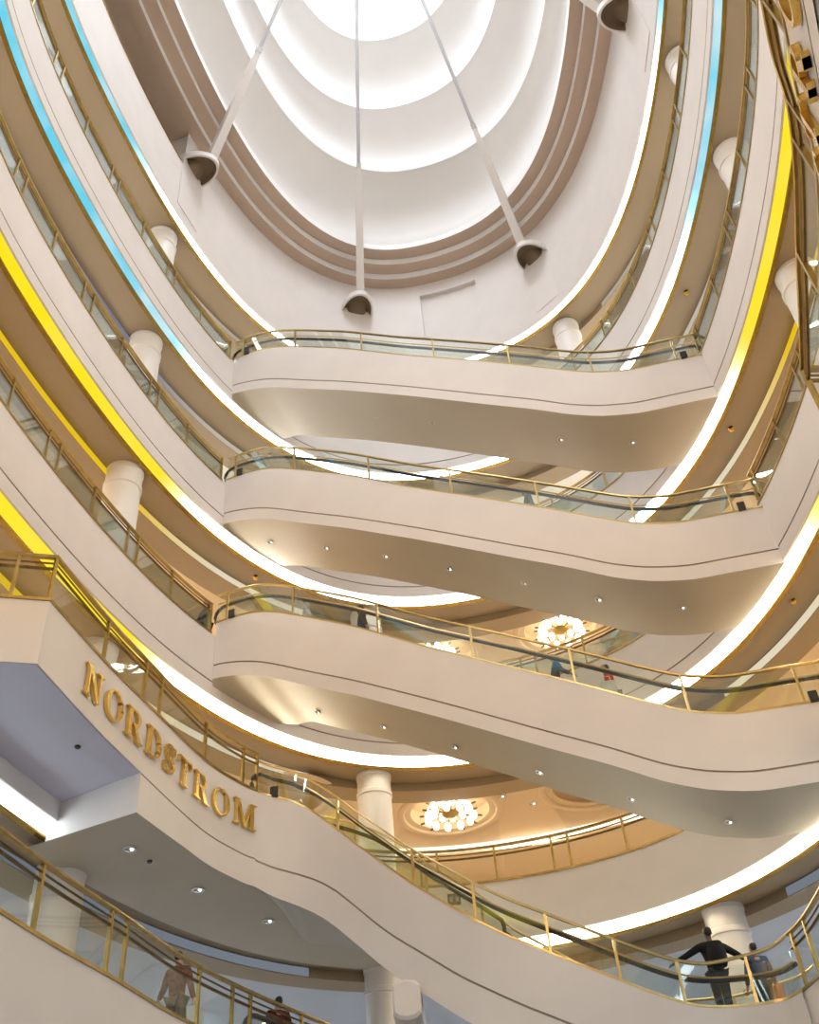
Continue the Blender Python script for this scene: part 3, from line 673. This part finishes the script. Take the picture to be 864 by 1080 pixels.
SR_ = arclen(pR); postR = [s_for(pR, *q) for q in ((3.35, 3.1), (3.93, 4.5), (4.43, 5.62), (4.58, 6.05), (4.98, 7.6), (5.47, 9.56))]+[SR_[-1]-.9]
balustrade('balustrade', 'dark brass balustrade of the right hand landing, seen steeply from below', pR, sorted(postR), 'brass and glass balustrades', h=.95, sec=1.25)

# lowest gallery, projecting edge on the left and right
NL = [(-5.35, 9.2, 4.76), (-5.36, 10.2, 4.76), (-5.12, 11.65, 4.76), (-4.87, 12.85, 4.76), (-4.51, 14.25, 4.76), (-4.06, 16.2, 4.76), (-3.36, 18.1, 4.76), (-2.32, 20.3, 4.76), (-1.6, 21.6, 4.76)]
nl = catmull(NL, 8); nl = [(-7.4, 9.0, 4.76)]+nl+[(-.9, 23.6, 4.76)]
pNL = polyn(nl, -1)
if pNL[20][2] > 0: pNL = polyn(nl, 1)
NR = [(5.55, 17.75, 4.78), (5.65, 16.9, 4.78), (5.62, 15.2, 4.78), (5.45, 13.4, 4.78), (5.3, 12.2, 4.78)]
nr = catmull(NR, 8)+[(7.7, 12.1, 4.78)]
pNR = polyn(nr, 1)
if pNR[10][2] < 0: pNR = polyn(nr, -1)
for P, nm in ((pNL, 'left'), (pNR, 'right')):
    zt0 = P[0][4]; b = MB(); band(b, xy(P), xy(P), [3.2]*len(P), [zt0]*len(P), 0, False); band(b, xy(P), xy(P, .14), [zt0]*len(P), [zt0]*len(P), 0, False)
    struct(b, 'wall_landing', PLASTER, f'curved cream plaster band of the lowest landing on the {nm}', 'wall')
    rr = ringL(90, ring_deg_for_y(9.0), 24) if nm == 'left' else ringL(ring_deg_for_y(12.1, False), ring_deg_for_y(18.6, False), 12)
    core = [(p[0]+.1*p[2], p[1]+.1*p[3]) for p in P]
    loop = core+rr if nm == 'left' else core+rr
    poly_obj('floor_landing', [(x, y, zt0-.06) for x, y in loop], STONE, f'stone floor of the lowest landing on the {nm}', 'floor', -.1)
    poly_obj('ceiling_landing', [(x, y, 3.22) for x, y in loop], GREYS, f'underside of the lowest landing on the {nm}', 'ceiling')
pl_ = [s_for(pNL, *q) for q in ((-5.33, 10.6), (-4.97, 12.35), (-4.58, 13.98), (-4.46, 14.42), (-3.87, 16.75), (-3.55, 17.6), (-3.38, 18.05), (-2.75, 19.4), (-2.3, 20.35), (-1.6, 21.6))]
balustrade('balustrade', 'brass and glass balustrade curving along the lowest landing on the left', pNL, sorted(pl_), 'brass and glass balustrades', h=.93)
pr_ = [s_for(pNR, *q) for q in ((5.57, 17.6), (5.63, 17.1), (5.62, 15.2), (5.45, 13.4), (5.3, 12.2))]
balustrade('balustrade', 'brass and glass balustrade at the foot of the lowest escalator on the right', pNR, sorted(pr_), 'brass and glass balustrades', h=.93)

# ring balustrades
BL = [('O', 45., 127., 'far curved balustrade on the first gallery, below the round chandelier'),
      ('A', 143.6, 222., 'left balustrade on the second gallery, ending beside the third escalator'),
      ('A', -45., 29.3, 'right balustrade on the second gallery, ending beside the second escalator'),
      ('A', 43., 131., 'far balustrade on the second gallery, behind the escalators'),
      ('B', 143.6, 222., 'left balustrade on the third gallery, ending beside the second escalator'),
      ('B', -45., 29.3, 'right balustrade on the third gallery, ending beside the topmost escalator'),
      ('B', 43., 131., 'far balustrade on the third gallery, behind the escalators'),
      ('C', 143.6, 222., 'left balustrade on the fourth gallery, ending beside the topmost escalator'),
      ('C', -45., 128., 'right balustrade on the fourth gallery, sweeping behind the topmost escalator')]
for L, d0, d1, lab in BL:
    d0_ = d0 % 360
    P = ring_path(d0_, d1, Z[L]+TOPH[L])
    a0 = arc_at(d0_); a1 = arc_at(d1); a1 = a1+PER if a1 < a0 else a1
    posts = []
    for c0, per in ((26.68, 3.12), (2.45+PER, 3.35), (2.45, 3.35)):
        for k in range(-12, 13):
            c = c0+per*k
            for s in (c-.2, c+.2, c+per/2):
                lo, hi = {26.68: (12.0, 46.)}.get(c0, (46., PER+12.) if c0 > PER else (-16., 12.0))
                if lo <= s < hi and a0+.2 < s < a1-.2: posts.append(s-a0)
    balustrade('balustrade', lab, P, sorted(posts)+[.03, a1-a0-.03], 'brass and glass balustrades', glass=GLASS if L in 'ABC' else GLASSE)

# ------------------------------------------------------------------ gold lettering
def stroke(pts, ws):
    pts = [np.array(p, float) for p in pts]; L_, R_ = [], []
    for i, p in enumerate(pts):
        t = pts[min(i+1, len(pts)-1)]-pts[max(i-1, 0)]; t = t/np.hypot(*t); nn_ = np.array([-t[1], t[0]]); wv = ws[i] if isinstance(ws, (list, tuple)) else ws
        L_.append(p+nn_*wv/2); R_.append(p-nn_*wv/2)
    return [[tuple(L_[i]), tuple(L_[i+1]), tuple(R_[i+1]), tuple(R_[i])] for i in range(len(pts)-1)]
def rect(x0, y0, x1, y1): return [[(x0, y0), (x1, y0), (x1, y1), (x0, y1)]]
def arcw(cx, cy, rx, ry, a0, a1, thick, thin, n=20):
    out = []; 
    def pt(a, k):
        wv = thin+(thick-thin)*abs(math.cos(a))**1.3; r1, r2 = rx-(wv if k else 0), ry-(min(wv, thin*1.2) if k else 0)
        return (cx+r1*math.cos(a), cy+r2*math.sin(a))
    for i in range(n):
        a, c = a0+(a1-a0)*i/n, a0+(a1-a0)*(i+1)/n; out.append([pt(a, 0), pt(c, 0), pt(c, 1), pt(a, 1)])
    return out
TK, TN, SE = .165, .06, .05
def glyph(ch):
    if ch == 'N': return rect(.14, 0, .22, 1)+rect(.72, 0, .80, 1)+[[(.04, 1), (.28, 1), (.82, 0), (.66, 0)]]+rect(.02, 0, .34, SE)+rect(.0, 1-SE, .26, 1)+rect(.60, 1-SE, .94, 1), .94
    if ch == 'O': return arcw(.46, .5, .46, .52, 0, 2*PI, TK, TN, 36), .92
    if ch == 'D': return rect(.10, 0, .10+TK, 1)+rect(.0, 0, .45, SE)+rect(.0, 1-SE, .45, 1)+arcw(.42, .5, .44, .50, -PI/2, PI/2, TK, TN, 20), .86
    if ch == 'R': return rect(.10, 0, .10+TK, 1)+rect(.0, 0, .40, SE)+rect(.0, 1-SE, .45, 1)+rect(.28, .47, .45, .47+TN)+arcw(.43, .735, .33, .265, -PI/2, PI/2, TK*.95, TN, 16)+[[(.38, .50), (.58, .50), (.86, .0), (.64, .0)]]+rect(.62, 0, .95, SE), .95
    if ch == 'S':
        P = [(.60, .80), (.52, .92), (.36, .965), (.18, .92), (.10, .78), (.16, .63), (.34, .53), (.52, .43), (.60, .28), (.54, .11), (.36, .035), (.16, .07), (.07, .22)]
        return stroke(P, [TN, TN, TN, .12, .16, .19, .20, .19, .17, .13, TN, TN, TN])+rect(.57, .70, .64, .98)+rect(.03, .02, .10, .32), .68
    if ch == 'T': return rect(.31, 0, .31+TK, 1)+rect(.20, 0, .62, SE)+rect(.0, 1-TN, .82, 1)+rect(.0, .74, SE, 1)+rect(.82-SE, .74, .82, 1), .82
    if ch == 'M': return rect(.10, 0, .17, 1)+rect(.80, 0, .80+TK, 1)+[[(.04, 1), (.26, 1), (.62, 0), (.50, 0)]]+[[(.50, 0), (.58, 0), (.92, 1), (.80, 1)]]+rect(.0, 0, .28, SE)+rect(.70, 0, 1.08, SE)+rect(.0, 1-SE, .22, 1)+rect(.82, 1-SE, 1.08, 1), 1.08
def sign(path, s_start, s_end, zfun, hgt, label, flip=False, dep=.05):
    """letters along path; normal of path points away from viewer"""
    SL = arclen(path); p0 = at_s(path, SL, (s_start+s_end)/2)
    root = thing('wall_sign', (p0[0], p0[1], zfun(0)), label, 'sign', 'gold letter signs on the landings')
    word = 'NORDSTROM'; gl = [glyph(c) for c in word]; tot = sum(g[1] for g in gl); n = len(word)
    Lx = s_end-s_start; sgn = 1 if Lx > 0 else -1; sx = hgt*1.16; gap = (abs(Lx)-tot*sx)/(n-1); s = s_start
    for polys, wd in gl:
        b = MB()
        for pl in polys:
            front, back = [], []
            for (u, v) in pl:
                x, y, nx, ny, _ = at_s(path, SL, s+sgn*u*sx); z = zfun(s+sgn*u*sx)+v*hgt; l = math.hypot(nx, ny); nx, ny = nx/l, ny/l
                front.append((x-(.02+dep)*nx, y-(.02+dep)*ny, z)); back.append((x-.006*nx, y-.006*ny, z))
            k = len(pl); b.add(front+back, [tuple(range(k)), tuple(reversed(range(k, 2*k)))]+[(i, (i+1) % k, k+(i+1) % k, k+i) for i in range(k)])
        b.build('letter', LETTER, root); s += sgn*(wd*sx+gap)
    return root
faceL = [p for p in pN[1:]]
SF = arclen(faceL)
sN = s_for(faceL, -5.18, 13.1); sM = SF[-1]-.06
sign(faceL, sN, sM, lambda s: float(np.interp(s, [0, SF[-1]], [8.62, 8.86])), .52, 'gold serif lettering on the curved cream landing at lower left')
SRf = arclen(pR); sign(pR, s_for(pR, 5.15, 8.3), s_for(pR, 5.15, 8.3)-5.7, lambda s: 8.72, .47, 'gold serif lettering seen edge on beneath the right hand landing', dep=.06)

# ------------------------------------------------------------------ rounded beam end and grey panel details
b = MB(); pr = [(.17*math.cos(a), .17*math.sin(a)) for a in [2*PI*k/16 for k in range(16)]]
cx, cy, cz = -.80, 18.72, 5.42
vs = []; fs = []
for k, yy in enumerate((cy-.35, cy-.30, cy+1.9)):
    sc2 = .85 if k == 0 else 1.
    vs += [(cx+max(-.16, min(.16, 1.5*dx))*1.5*sc2, yy, cz+dz*1.9*sc2) for dx, dz in pr]
m = len(pr)
for k in range(2): fs += [(k*m+i, k*m+(i+1) % m, (k+1)*m+(i+1) % m, (k+1)*m+i) for i in range(m)]
fs += [tuple(range(m)), tuple(reversed(range(2*m, 3*m)))]
b.add(vs, fs, 0, False); tag(b.build('beam_end', PLASTER), 'rounded white beam end tucked under the lowest escalator', 'beam')

# ------------------------------------------------------------------ chandeliers
def chandelier(label, loc, r=.66, drop=.56):
    root = thing('chandelier', loc, label, 'chandelier', 'round glass chandeliers')
    def P(b, n, m): o = b.build(n, m); o.parent = root; return o
    b = MB(); b.lathe([(1e-4, 0), (.19, 0), (.19, -.03), (.10, -.07), (1e-4, -.08)], (0, 0, 0), 24); P(b, 'canopy', BRASSD)
    b = MB(); b.tube([(0, 0, -.06), (0, 0, -drop)], .016, 8); P(b, 'stem', BRASSD)
    b = MB(); b.lathe([(1e-4, .10), (.10, .08), (.20, .03), (.24, -.02), (.20, -.07), (.10, -.11), (1e-4, -.12)], (0, 0, -drop), 24); P(b, 'hub', BRASS)
    for k in range(22):
        t = k % 2; a = 2*PI*k/22; el = .22 if t else -.16; rr = r*(.80 if t else .96)
        dx, dy, dz = math.cos(a)*math.cos(el), math.sin(a)*math.cos(el), math.sin(el); c = Vector((0, 0, -drop))
        b = MB(); b.tube([c+Vector((dx, dy, dz))*.15, c+Vector((dx, dy, dz))*(rr+.2)], .010, 6); arm = P(b, 'arm', BRASSD)
        b = MB(); p = c+Vector((dx, dy, dz))*rr; q = [(1e-4, -.105), (.06, -.10), (.088, -.035), (.088, .04), (.06, .10), (1e-4, .105)]; b.lathe(q, p, 8, smooth=False); g = P(b, 'glass_shade', BULB); g.parent = arm
        b = MB(); b.tube([c+Vector((dx, dy, dz))*(rr+.10), c+Vector((dx, dy, dz))*(rr+.23)], .024, 6); P(b, 'finial', BRASSD).parent = arm
    return root
zA, zB_ = Z['A']+.18, Z['B']+.18
chandelier('round glass chandelier in a ceiling recess above the far balustrade of the first gallery', (.35, 26.3, zA))
chandelier('round glass chandelier in the ceiling recess seen over the middle of the third escalator', (4.15, 25.5, zB_))
chandelier('partly hidden chandelier above the third escalator, left of the larger one', (.40, 26.4, zB_))
chandelier('small distant chandelier near the two people on the third escalator', (7.3, 22.9, zB_), .5)
# ceiling downlights near the chandelier
for i, (x, y, lab) in enumerate([(1.75, 25.6, 'round ceiling downlight right of the lower chandelier'), (-1.35, 26.0, 'round ceiling downlight left of the lower chandelier'), (2.6, 26.2, 'round ceiling downlight further right of the lower chandelier')]):
    downlight('downlight', lab, 'downlights by the lower chandelier', (x, y, Z['A']-.365), .10)
bpy.context.view_layer.update()
UNDERS = [o for o in bpy.data.objects if o.name.startswith('ceiling_landing') or (o.name.startswith('soffit') and o.parent and 'lowest' in o.parent['label'])]
def under_at(px, py):
    X, Y = (px-432)/F, -(py-540)/F; X, Y = c_*X-s_*Y, s_*X+c_*Y
    d = Vector((X, cp-Y*sp, sp+Y*cp)).normalized(); best = None
    for o in UNDERS:
        mi = o.matrix_world.inverted(); ok, loc, nrm, _ = o.ray_cast(mi @ Vector((0, 0, 0)), (mi.to_3x3() @ d).normalized())
        if ok:
            wl = o.matrix_world @ loc
            if best is None or wl.length < best.length: best = wl
    return best
for px, py, lab in ((137, 895, 'first round spotlight under the lettered landing, nearest its stepped corner'), (209, 938, 'second round spotlight under the lettered landing'), (283, 971, 'third round spotlight under the lettered landing'), (366, 1026, 'fourth round spotlight, lower down under the lowest escalator')):
    p = under_at(px, py)
    if p: downlight('spotlight', lab, 'spotlights under the lettered landing', (p.x, p.y, p.z-.012), .105)
for px, py, lab in ((158, 908, 'small black smoke sensor beside the first spotlight under the lettered landing'), (82, 787, 'small black smoke sensor on the lavender underside of the landing')):
    p = under_at(px, py)
    if p:
        b = MB(); b.lathe([(1e-4, -.04), (.035, -.038), (.05, -.015), (.05, .01), (1e-4, .01)], (p.x, p.y, p.z), 16); tag(b.build('smoke_sensor', BLACK), lab, 'sensor')
for i, (d, o, L, lab) in enumerate([(130.5, .6, 'D', 'small gold sprinkler on the soffit above the upper end of the topmost escalator'), (131, .6, 'C', 'small gold sprinkler on the soffit above the upper end of the second escalator'), (133, .6, 'B', 'small gold sprinkler on the soffit above the upper end of the third escalator'),
        (31, .6, 'C', 'small gold sprinkler on the soffit beyond the lower end of the topmost escalator'), (33, .6, 'B', 'small gold sprinkler on the soffit beyond the lower end of the second escalator'), (34, .6, 'A', 'small gold sprinkler on the soffit beyond the lower end of the third escalator')]):
    x, y, nx, ny = cn(d); b = MB(); b.lathe([(1e-4, -.09), (.06, -.085), (.07, -.07), (.03, -.05), (.035, -.02), (.08, -.01), (.08, 0)], (x+o*nx, y+o*ny, Z[L]-.2), 14); tag(b.build('sprinkler', GOLD), lab, 'sprinkler', 'soffit sprinklers')

root = thing('rear_cove_light', (*curve(PI/2), Z['A']-.4), 'long warm cove light at the rear of the ceiling behind the first gallery balustrade', 'light')
b = MB(); b.sweep(ring(35, 135, 2, Z['A']), [(4.7, -.37), (4.9, -.37), (4.9, -.60), (4.7, -.60)]); b.build('glow_strip', emit('rear_cove_tube', (1., .88, .66), 2.2), root)
b = MB(); b.sweep(ring(35, 135, 2, Z['A']), [(4.65, -.60), (5.0, -.60), (5.0, -.68), (4.65, -.68)]); b.build('ledge', CREAM, root)
x, y, nx, ny = cn(101.5); root = thing('wall_plate', (x-.03*nx, y-.03*ny, Z['O']+1.02), 'small black plate with two pale squares on the band of the first gallery', 'plate')
rzp = math.atan2(ny, nx); b = MB(); b.box((x-.025*nx, y-.025*ny, Z['O']+1.02), (.03, .30, .26), rzp); b.build('plate', BLACK, root)
for k_ in (-.07, .07):
    b = MB(); b.box((x-.045*nx-k_*ny, y-.045*ny+k_*nx, Z['O']+1.02), (.012, .075, .12), rzp); b.build('pale_square', mat('plate_grey', (.30, .29, .26), .6) if 'plate_grey' not in MATS else MATS['plate_grey'], root)

# ------------------------------------------------------------------ people
SKIN = mat('skin', (.42, .26, .18), .6); SKIN3 = mat('skin_dark', (.10, .058, .04), .55); SKIN2 = mat('skin_light', (.62, .42, .32), .6); HAIRB = mat('dark_hair', (.02, .017, .015), .6)
CL = {}
def cloth(name, col, var=.06, scale=8.): 
    if name not in CL: CL[name] = mat('cloth_'+name, col, .85, var=var, scale=scale, spec=.2)
    return CL[name]
def skin_mesh(name, chains, material, parent, sub_=2):
    """chains: list of (points, radii, parent links) -> one skinned surface"""
    me = bpy.data.meshes.new(name); vs, es, rs, roots = [], [], [], []
    idx = {}
    for ch in chains:
        prev = None
        for k, (p, r) in enumerate(ch):
            key = tuple(round(c, 4) for c in p)
            if key in idx: i = idx[key]
            else:
                i = len(vs); idx[key] = i; vs.append(p); rs.append(r)
                if k == 0: roots.append(i)
            if prev is not None and prev != i: es.append((prev, i))
            prev = i
    me.from_pydata(vs, es, []); o = bpy.data.objects.new(name, me); COL.objects.link(o)
    o.modifiers.new('skin', 'SKIN')
    sv = me.skin_vertices[0].data if me.skin_vertices else None
    if sv is None:
        bm = bmesh.new(); bm.from_mesh(me); bm.verts.layers.skin.verify(); bm.to_mesh(me); bm.free(); sv = me.skin_vertices[0].data
    for i, r in enumerate(rs):
        sv[i].radius = r if isinstance(r, tuple) else (r, r); sv[i].use_root = i in roots
    m = o.modifiers.new('s', 'SUBSURF'); m.levels = sub_; m.render_levels = sub_
    dg = bpy.context.evaluated_depsgraph_get(); dg.update()
    nm = bpy.data.meshes.new_from_object(o.evaluated_get(dg)); o.modifiers.clear(); o.data = nm
    nm.materials.clear(); nm.materials.append(material); nm.polygons.foreach_set('use_smooth', [True]*len(nm.polygons))
    o.parent = parent
    return o
def person(label, loc, rz, h=1.72, top=('dark', (.02, .02, .025)), bot=('charcoal', (.03, .03, .035)), skin=None, arms=((-.25, .1, -1), (-.2, .25, -1), (.25, .1, -1), (.2, .25, -1)), lean=0., stride=.12, long_coat=None, hair=True, extra=None):
    skin = skin or SKIN
    k = h/1.75; root = thing('person', loc, label, 'person', None)
    L_ = lean
    def V(x, y, z): return (x*k, (y+L_*max(0, z-.95))*k, z*k)
    def R(*a): return tuple(x*k for x in a) if len(a) > 1 else a[0]*k
    pel = V(0, 0, .95); spn = V(0, 0, 1.15); ch = V(0, 0, 1.34); nb = V(0, 0, 1.47); nk = V(0, .01, 1.53)
    body = [[(pel, R(.14, .10)), (spn, R(.125, .09)), (ch, R(.15, .10)), (nb, R(.065)), (nk, R(.052)), (V(0, .025, 1.60), R(.068, .075)), (V(0, .012, 1.68), R(.075, .09)), (V(0, .0, 1.735), R(.05, .06))]]
    body.append([(V(0, .07, 1.625), R(.02)), (V(0, .115, 1.615), R(.012))])       # nose
    for sgn in (-1, 1): body.append([(V(sgn*.07, .0, 1.63), R(.02)), (V(sgn*.088, -.005, 1.64), R(.014, .024))])   # ears
    hands = []; sl = []
    for sgn, (u, fo) in ((-1, arms[:2]), (1, arms[2:])):
        sh = V(sgn*.185, 0, 1.41); u = Vector(u).normalized(); fo = Vector(fo).normalized()
        el = Vector(sh)+u*.29*k; wr = el+fo*.25*k; pm = wr+fo*.07*k
        body.append([(ch, R(.15, .10)), (sh, R(.058)), (tuple(el), R(.043)), (tuple(wr), R(.029)), (tuple(pm), R(.036, .020))])
        sd = fo.cross(Vector((0, 0, 1))) if abs(fo.z) < .9 else Vector((0, 1, 0)).cross(fo); sd.normalize(); cu = fo.cross(sd)*.25
        for q in range(4):
            b0 = pm+sd*(q-1.5)*.019*k; ln = (.055, .068, .072, .058)[q]*k; body.append([(tuple(b0), R(.010)), (tuple(b0+fo*ln*.6), R(.009)), (tuple(b0+(fo*.8+cu).normalized()*ln*1.1), R(.008))])
        t0 = wr+fo*.03*k+sd*.03*k; body.append([(tuple(t0), R(.012)), (tuple(t0+(fo*.5+sd*.8).normalized()*.045*k), R(.010)), (tuple(t0+(fo*.9+sd*.6).normalized()*.075*k), R(.009))])
        sl.append((sh, tuple(el), tuple(el+(wr-el)*.86)))
    legs = []
    for sgn in (-1, 1):
        hp = V(sgn*.09, 0, .90); kn = V(sgn*.10, .03+sgn*stride*.4, .50); an = V(sgn*.10, sgn*stride-.03, .09)
        body.append([(pel, R(.14, .10)), (hp, R(.085)), (kn, R(.055)), (an, R(.038)), (V(sgn*.11, sgn*stride+.09, .035), R(.036, .028))]); legs.append((hp, kn, an, sgn))
    skin_mesh('body', body, skin, root, 2)
    if hair:
        skin_mesh('hair', [[(V(0, -.045, 1.575), R(.066, .045)), (V(0, -.032, 1.65), R(.083, .078)), (V(0, -.012, 1.735), R(.072, .08))]], HAIRB, root)
    tc = cloth(*top) if not hasattr(top, 'name') else top
    if long_coat:
        skin_mesh('long_coat', [[(V(0, 0, .22), R(.27, .22)), (V(0, 0, .6), R(.23, .18)), (V(0, 0, .95), R(.19, .14)), (V(0, 0, 1.2), R(.165, .125)), (V(0, 0, 1.36), R(.175, .125)), (V(0, 0, 1.49), R(.075))]]+[[(V(0, 0, 1.36), R(.175, .125)), (a, R(.085)), (e, R(.07)), (w_, R(.055))] for a, e, w_ in sl], tc, root)
        if long_coat == 'hood': skin_mesh('headscarf', [[(V(0, -.01, 1.48), R(.11, .1)), (V(0, -.02, 1.6), R(.098, .1)), (V(0, -.01, 1.70), R(.09, .1)), (V(0, 0, 1.77), R(.05))]], tc, root)
    else:
        skin_mesh('jacket', [[(V(0, 0, .88), R(.165, .125)), (V(0, 0, 1.12), R(.15, .115)), (V(0, 0, 1.34), R(.172, .122)), (V(0, 0, 1.475), R(.075))]]+[[(V(0, 0, 1.34), R(.172, .122)), (a, R(.078)), (e, R(.06)), (w_, R(.045))] for a, e, w_ in sl], tc, root)
    bc = cloth(*bot)
    skin_mesh('trousers', [[(pel, R(.158, .118)), (hp, R(.10)), (kn, R(.075)), (tuple(Vector(kn)+(Vector(an)-Vector(kn))*.93), R(.058))] for hp, kn, an, s in legs], bc, root)
    for hp, kn, an, s in legs:
        a = Vector(an); skin_mesh('shoe', [[(tuple(a+Vector((0, -.04, -.045))*k), R(.045, .04)), (tuple(a+Vector((0, .06, -.045))*k), R(.048, .036)), (tuple(a+Vector((.0, .15, -.055))*k), R(.042, .028))]], BLACK, root)
    if extra: extra(root, k, V)
    root.rotation_euler = (0, 0, rz)
    return root
SPREAD = ((-.9, .15, -.45), (-.75, .35, -.3), (.9, .15, -.45), (.75, .35, -.3))
def backpack(root, k, V):
    b = MB(); b.lathe([(1e-4, -.22), (.13, -.21), (.165, -.12), (.165, .12), (.12, .21), (1e-4, .22)], V(0, -.2, 1.2), 14); b.build('backpack', cloth('pack_black', (.018, .018, .022)), None).parent = root
def bag(col, nm, side=1, z=.62):
    def f(root, k, V):
        b = MB(); c = V(side*.32, .12, z); b.box(c, (.14*k, .30*k, .32*k)); b.tube([Vector(c)+Vector((0, -.08, .16)), Vector(c)+Vector((0, -.05, .3)), Vector(c)+Vector((0, .05, .3)), Vector(c)+Vector((0, .08, .16))], .008, 6); o = b.build('carried_bag', cloth(nm, col)); o.parent = root
    return f
person('man in brown patterned shirt leaning at the lower left balustrade', (-4.62, 18.0, 4.70), -.35, 1.72, ('brown_check', (.17, .085, .045), .6, 14.), ('khaki', (.17, .14, .09)), arms=((-.55, .35, -.75), (-.75, .5, -.55), (.25, .1, -1), (.15, .3, -1)), extra=bag((.75, .75, .72), 'white'))
person('person in dark red patterned top behind the lower left balustrade', (-3.35, 20.75, 4.70), .5, 1.68, ('dark_red', (.10, .02, .02), .6, 12.), ('black', (.015, .015, .018)))
def lane(root_key, x, wv=1.05):
    root, fr, zb, zt = ESC[root_key]; j = int(np.argmin([abs(p[0]-x) for p in fr])); p = fr[j]; return (p[0]+wv*p[2], p[1]+wv*p[3], zt[j]-.41)
person('man in black with a backpack, arms spread to both handrails of the lowest escalator', (4.70, 19.45, 4.72), .15, 1.78, ('black', (.015, .015, .018)), ('charcoal', (.03, .03, .035)), arms=SPREAD, extra=backpack, skin=SKIN3)
person('person in a blue denim jacket with an orange bag beside the man in black', (5.55, 19.85, 4.72), .1, 1.56, ('denim', (.05, .08, .16)), ('black', (.015, .015, .018)), extra=bag((.50, .20, .10), 'orange', 1, .75))
person('woman in a long black coat and headscarf riding the third escalator', lane('O', -1.6), -1.4, 1.66, ('black', (.015, .015, .018)), ('black', (.015, .015, .018)), long_coat='hood')
person('person in grey and white near the top of the third escalator', lane('O', -3.05), -1.4, 1.62, ('grey_white', (.45, .45, .46), .5, 9.), ('slate', (.08, .09, .10)))
person('person in a dark blue top leaning forward on the third escalator', lane('O', 2.5), -1.5, 1.6, ('blue', (.03, .06, .14)), ('green', (.08, .16, .03)), lean=.08, arms=((-.25, .35, -1), (-.1, .8, -.5), (.25, .35, -1), (.1, .8, -.5)))
person('person in a red jacket over navy on the third escalator', lane('O', 3.7), 1.5, 1.72, ('red', (.55, .03, .03)), ('navy', (.02, .022, .05)), lean=.1, extra=bag((.8, .8, .82), 'white', -1, .95))
person('person in a dark jacket riding the second escalator', lane('A', 2.7), -1.5, 1.78, ('slate', (.08, .09, .10)), ('black', (.015, .015, .018)))
person('person low behind the rail of the second escalator, only the head showing', lane('A', 3.4, 1.3), -1.5, 1.45, ('brown', (.12, .06, .04)), ('black', (.015, .015, .018)), skin=SKIN2)
_x, _y, _nx, _ny = cn(141.); person('person in black standing at the upper landing of the third escalator', (_x+.7*_nx, _y+.7*_ny, Z['A']+TOPH['A']-.06), 2.4, 1.65, ('black', (.015, .015, .018)), ('black', (.015, .015, .018)))

# ------------------------------------------------------------------ newel of a further escalator behind the lower left balustrade
root = thing('escalator_newel', (-4.3, 19.8, 4.7), 'rounded black escalator handrail end with glass behind the lower left balustrade', 'escalator')
for k_, dx in enumerate((0., .95)):
    c = Vector((-4.30+dx*.8, 19.9-dx*.5, 5.35)); dr_ = Vector((.45, .89, 0)).normalized(); r = .32
    pts = [c+dr_*(2.6)+Vector((0, 0, r-1.0)), c+dr_*1.4+Vector((0, 0, r-.35)), c+dr_*.5+Vector((0, 0, r))]+[c+dr_*(-r*math.sin(a))+Vector((0, 0, r*math.cos(a))) for a in [PI*i/10 for i in range(11)]]+[c+dr_*.6+Vector((0, 0, -r))]
    b = MB(); b.tube(pts, .05, 8); b.build('handrail', BLACK, root)
    b = MB(); poly = pts[:-1]+[c+dr_*2.6+Vector((0, 0, -1.4))]; sd = Vector((dr_.y, -dr_.x, 0))*.01; k = len(poly); b.add([v+sd for v in poly]+[v-sd for v in poly], [tuple(range(k)), tuple(reversed(range(k, 2*k)))]+[(i, (i+1) % k, k+(i+1) % k, k+i) for i in range(k)]); b.build('glass_panel', GLASSB, root)

# ------------------------------------------------------------------ added fill lights, unseen inside the galleries
def lamp(name, loc, energy, col, size, rot=(0, 0, 0)):
    ld = bpy.data.lights.new(name, 'AREA'); ld.shape = 'DISK'; ld.size = size; ld.energy = energy; ld.color = col
    o = bpy.data.objects.new(name, ld); o.location = loc; o.rotation_euler = rot; COL.objects.link(o); return o
WARM = (1., .86, .66); COOLL = (.80, .90, 1.)
for L, e, col in (('N', 150, COOLL), ('O', 240, COOLL), ('A', 620, (1., .80, .52)), ('B', 540, WARM), ('C', 700, (.97, .98, 1.)), ('D', 800, (.95, .98, 1.))):
    for d in range(0, 360, 36):
        x, y, nx, ny = cn(d+18); lamp('fill_light', (x+4.6*nx, y+4.6*ny, Z[L]-.45), e, col, 1.2)
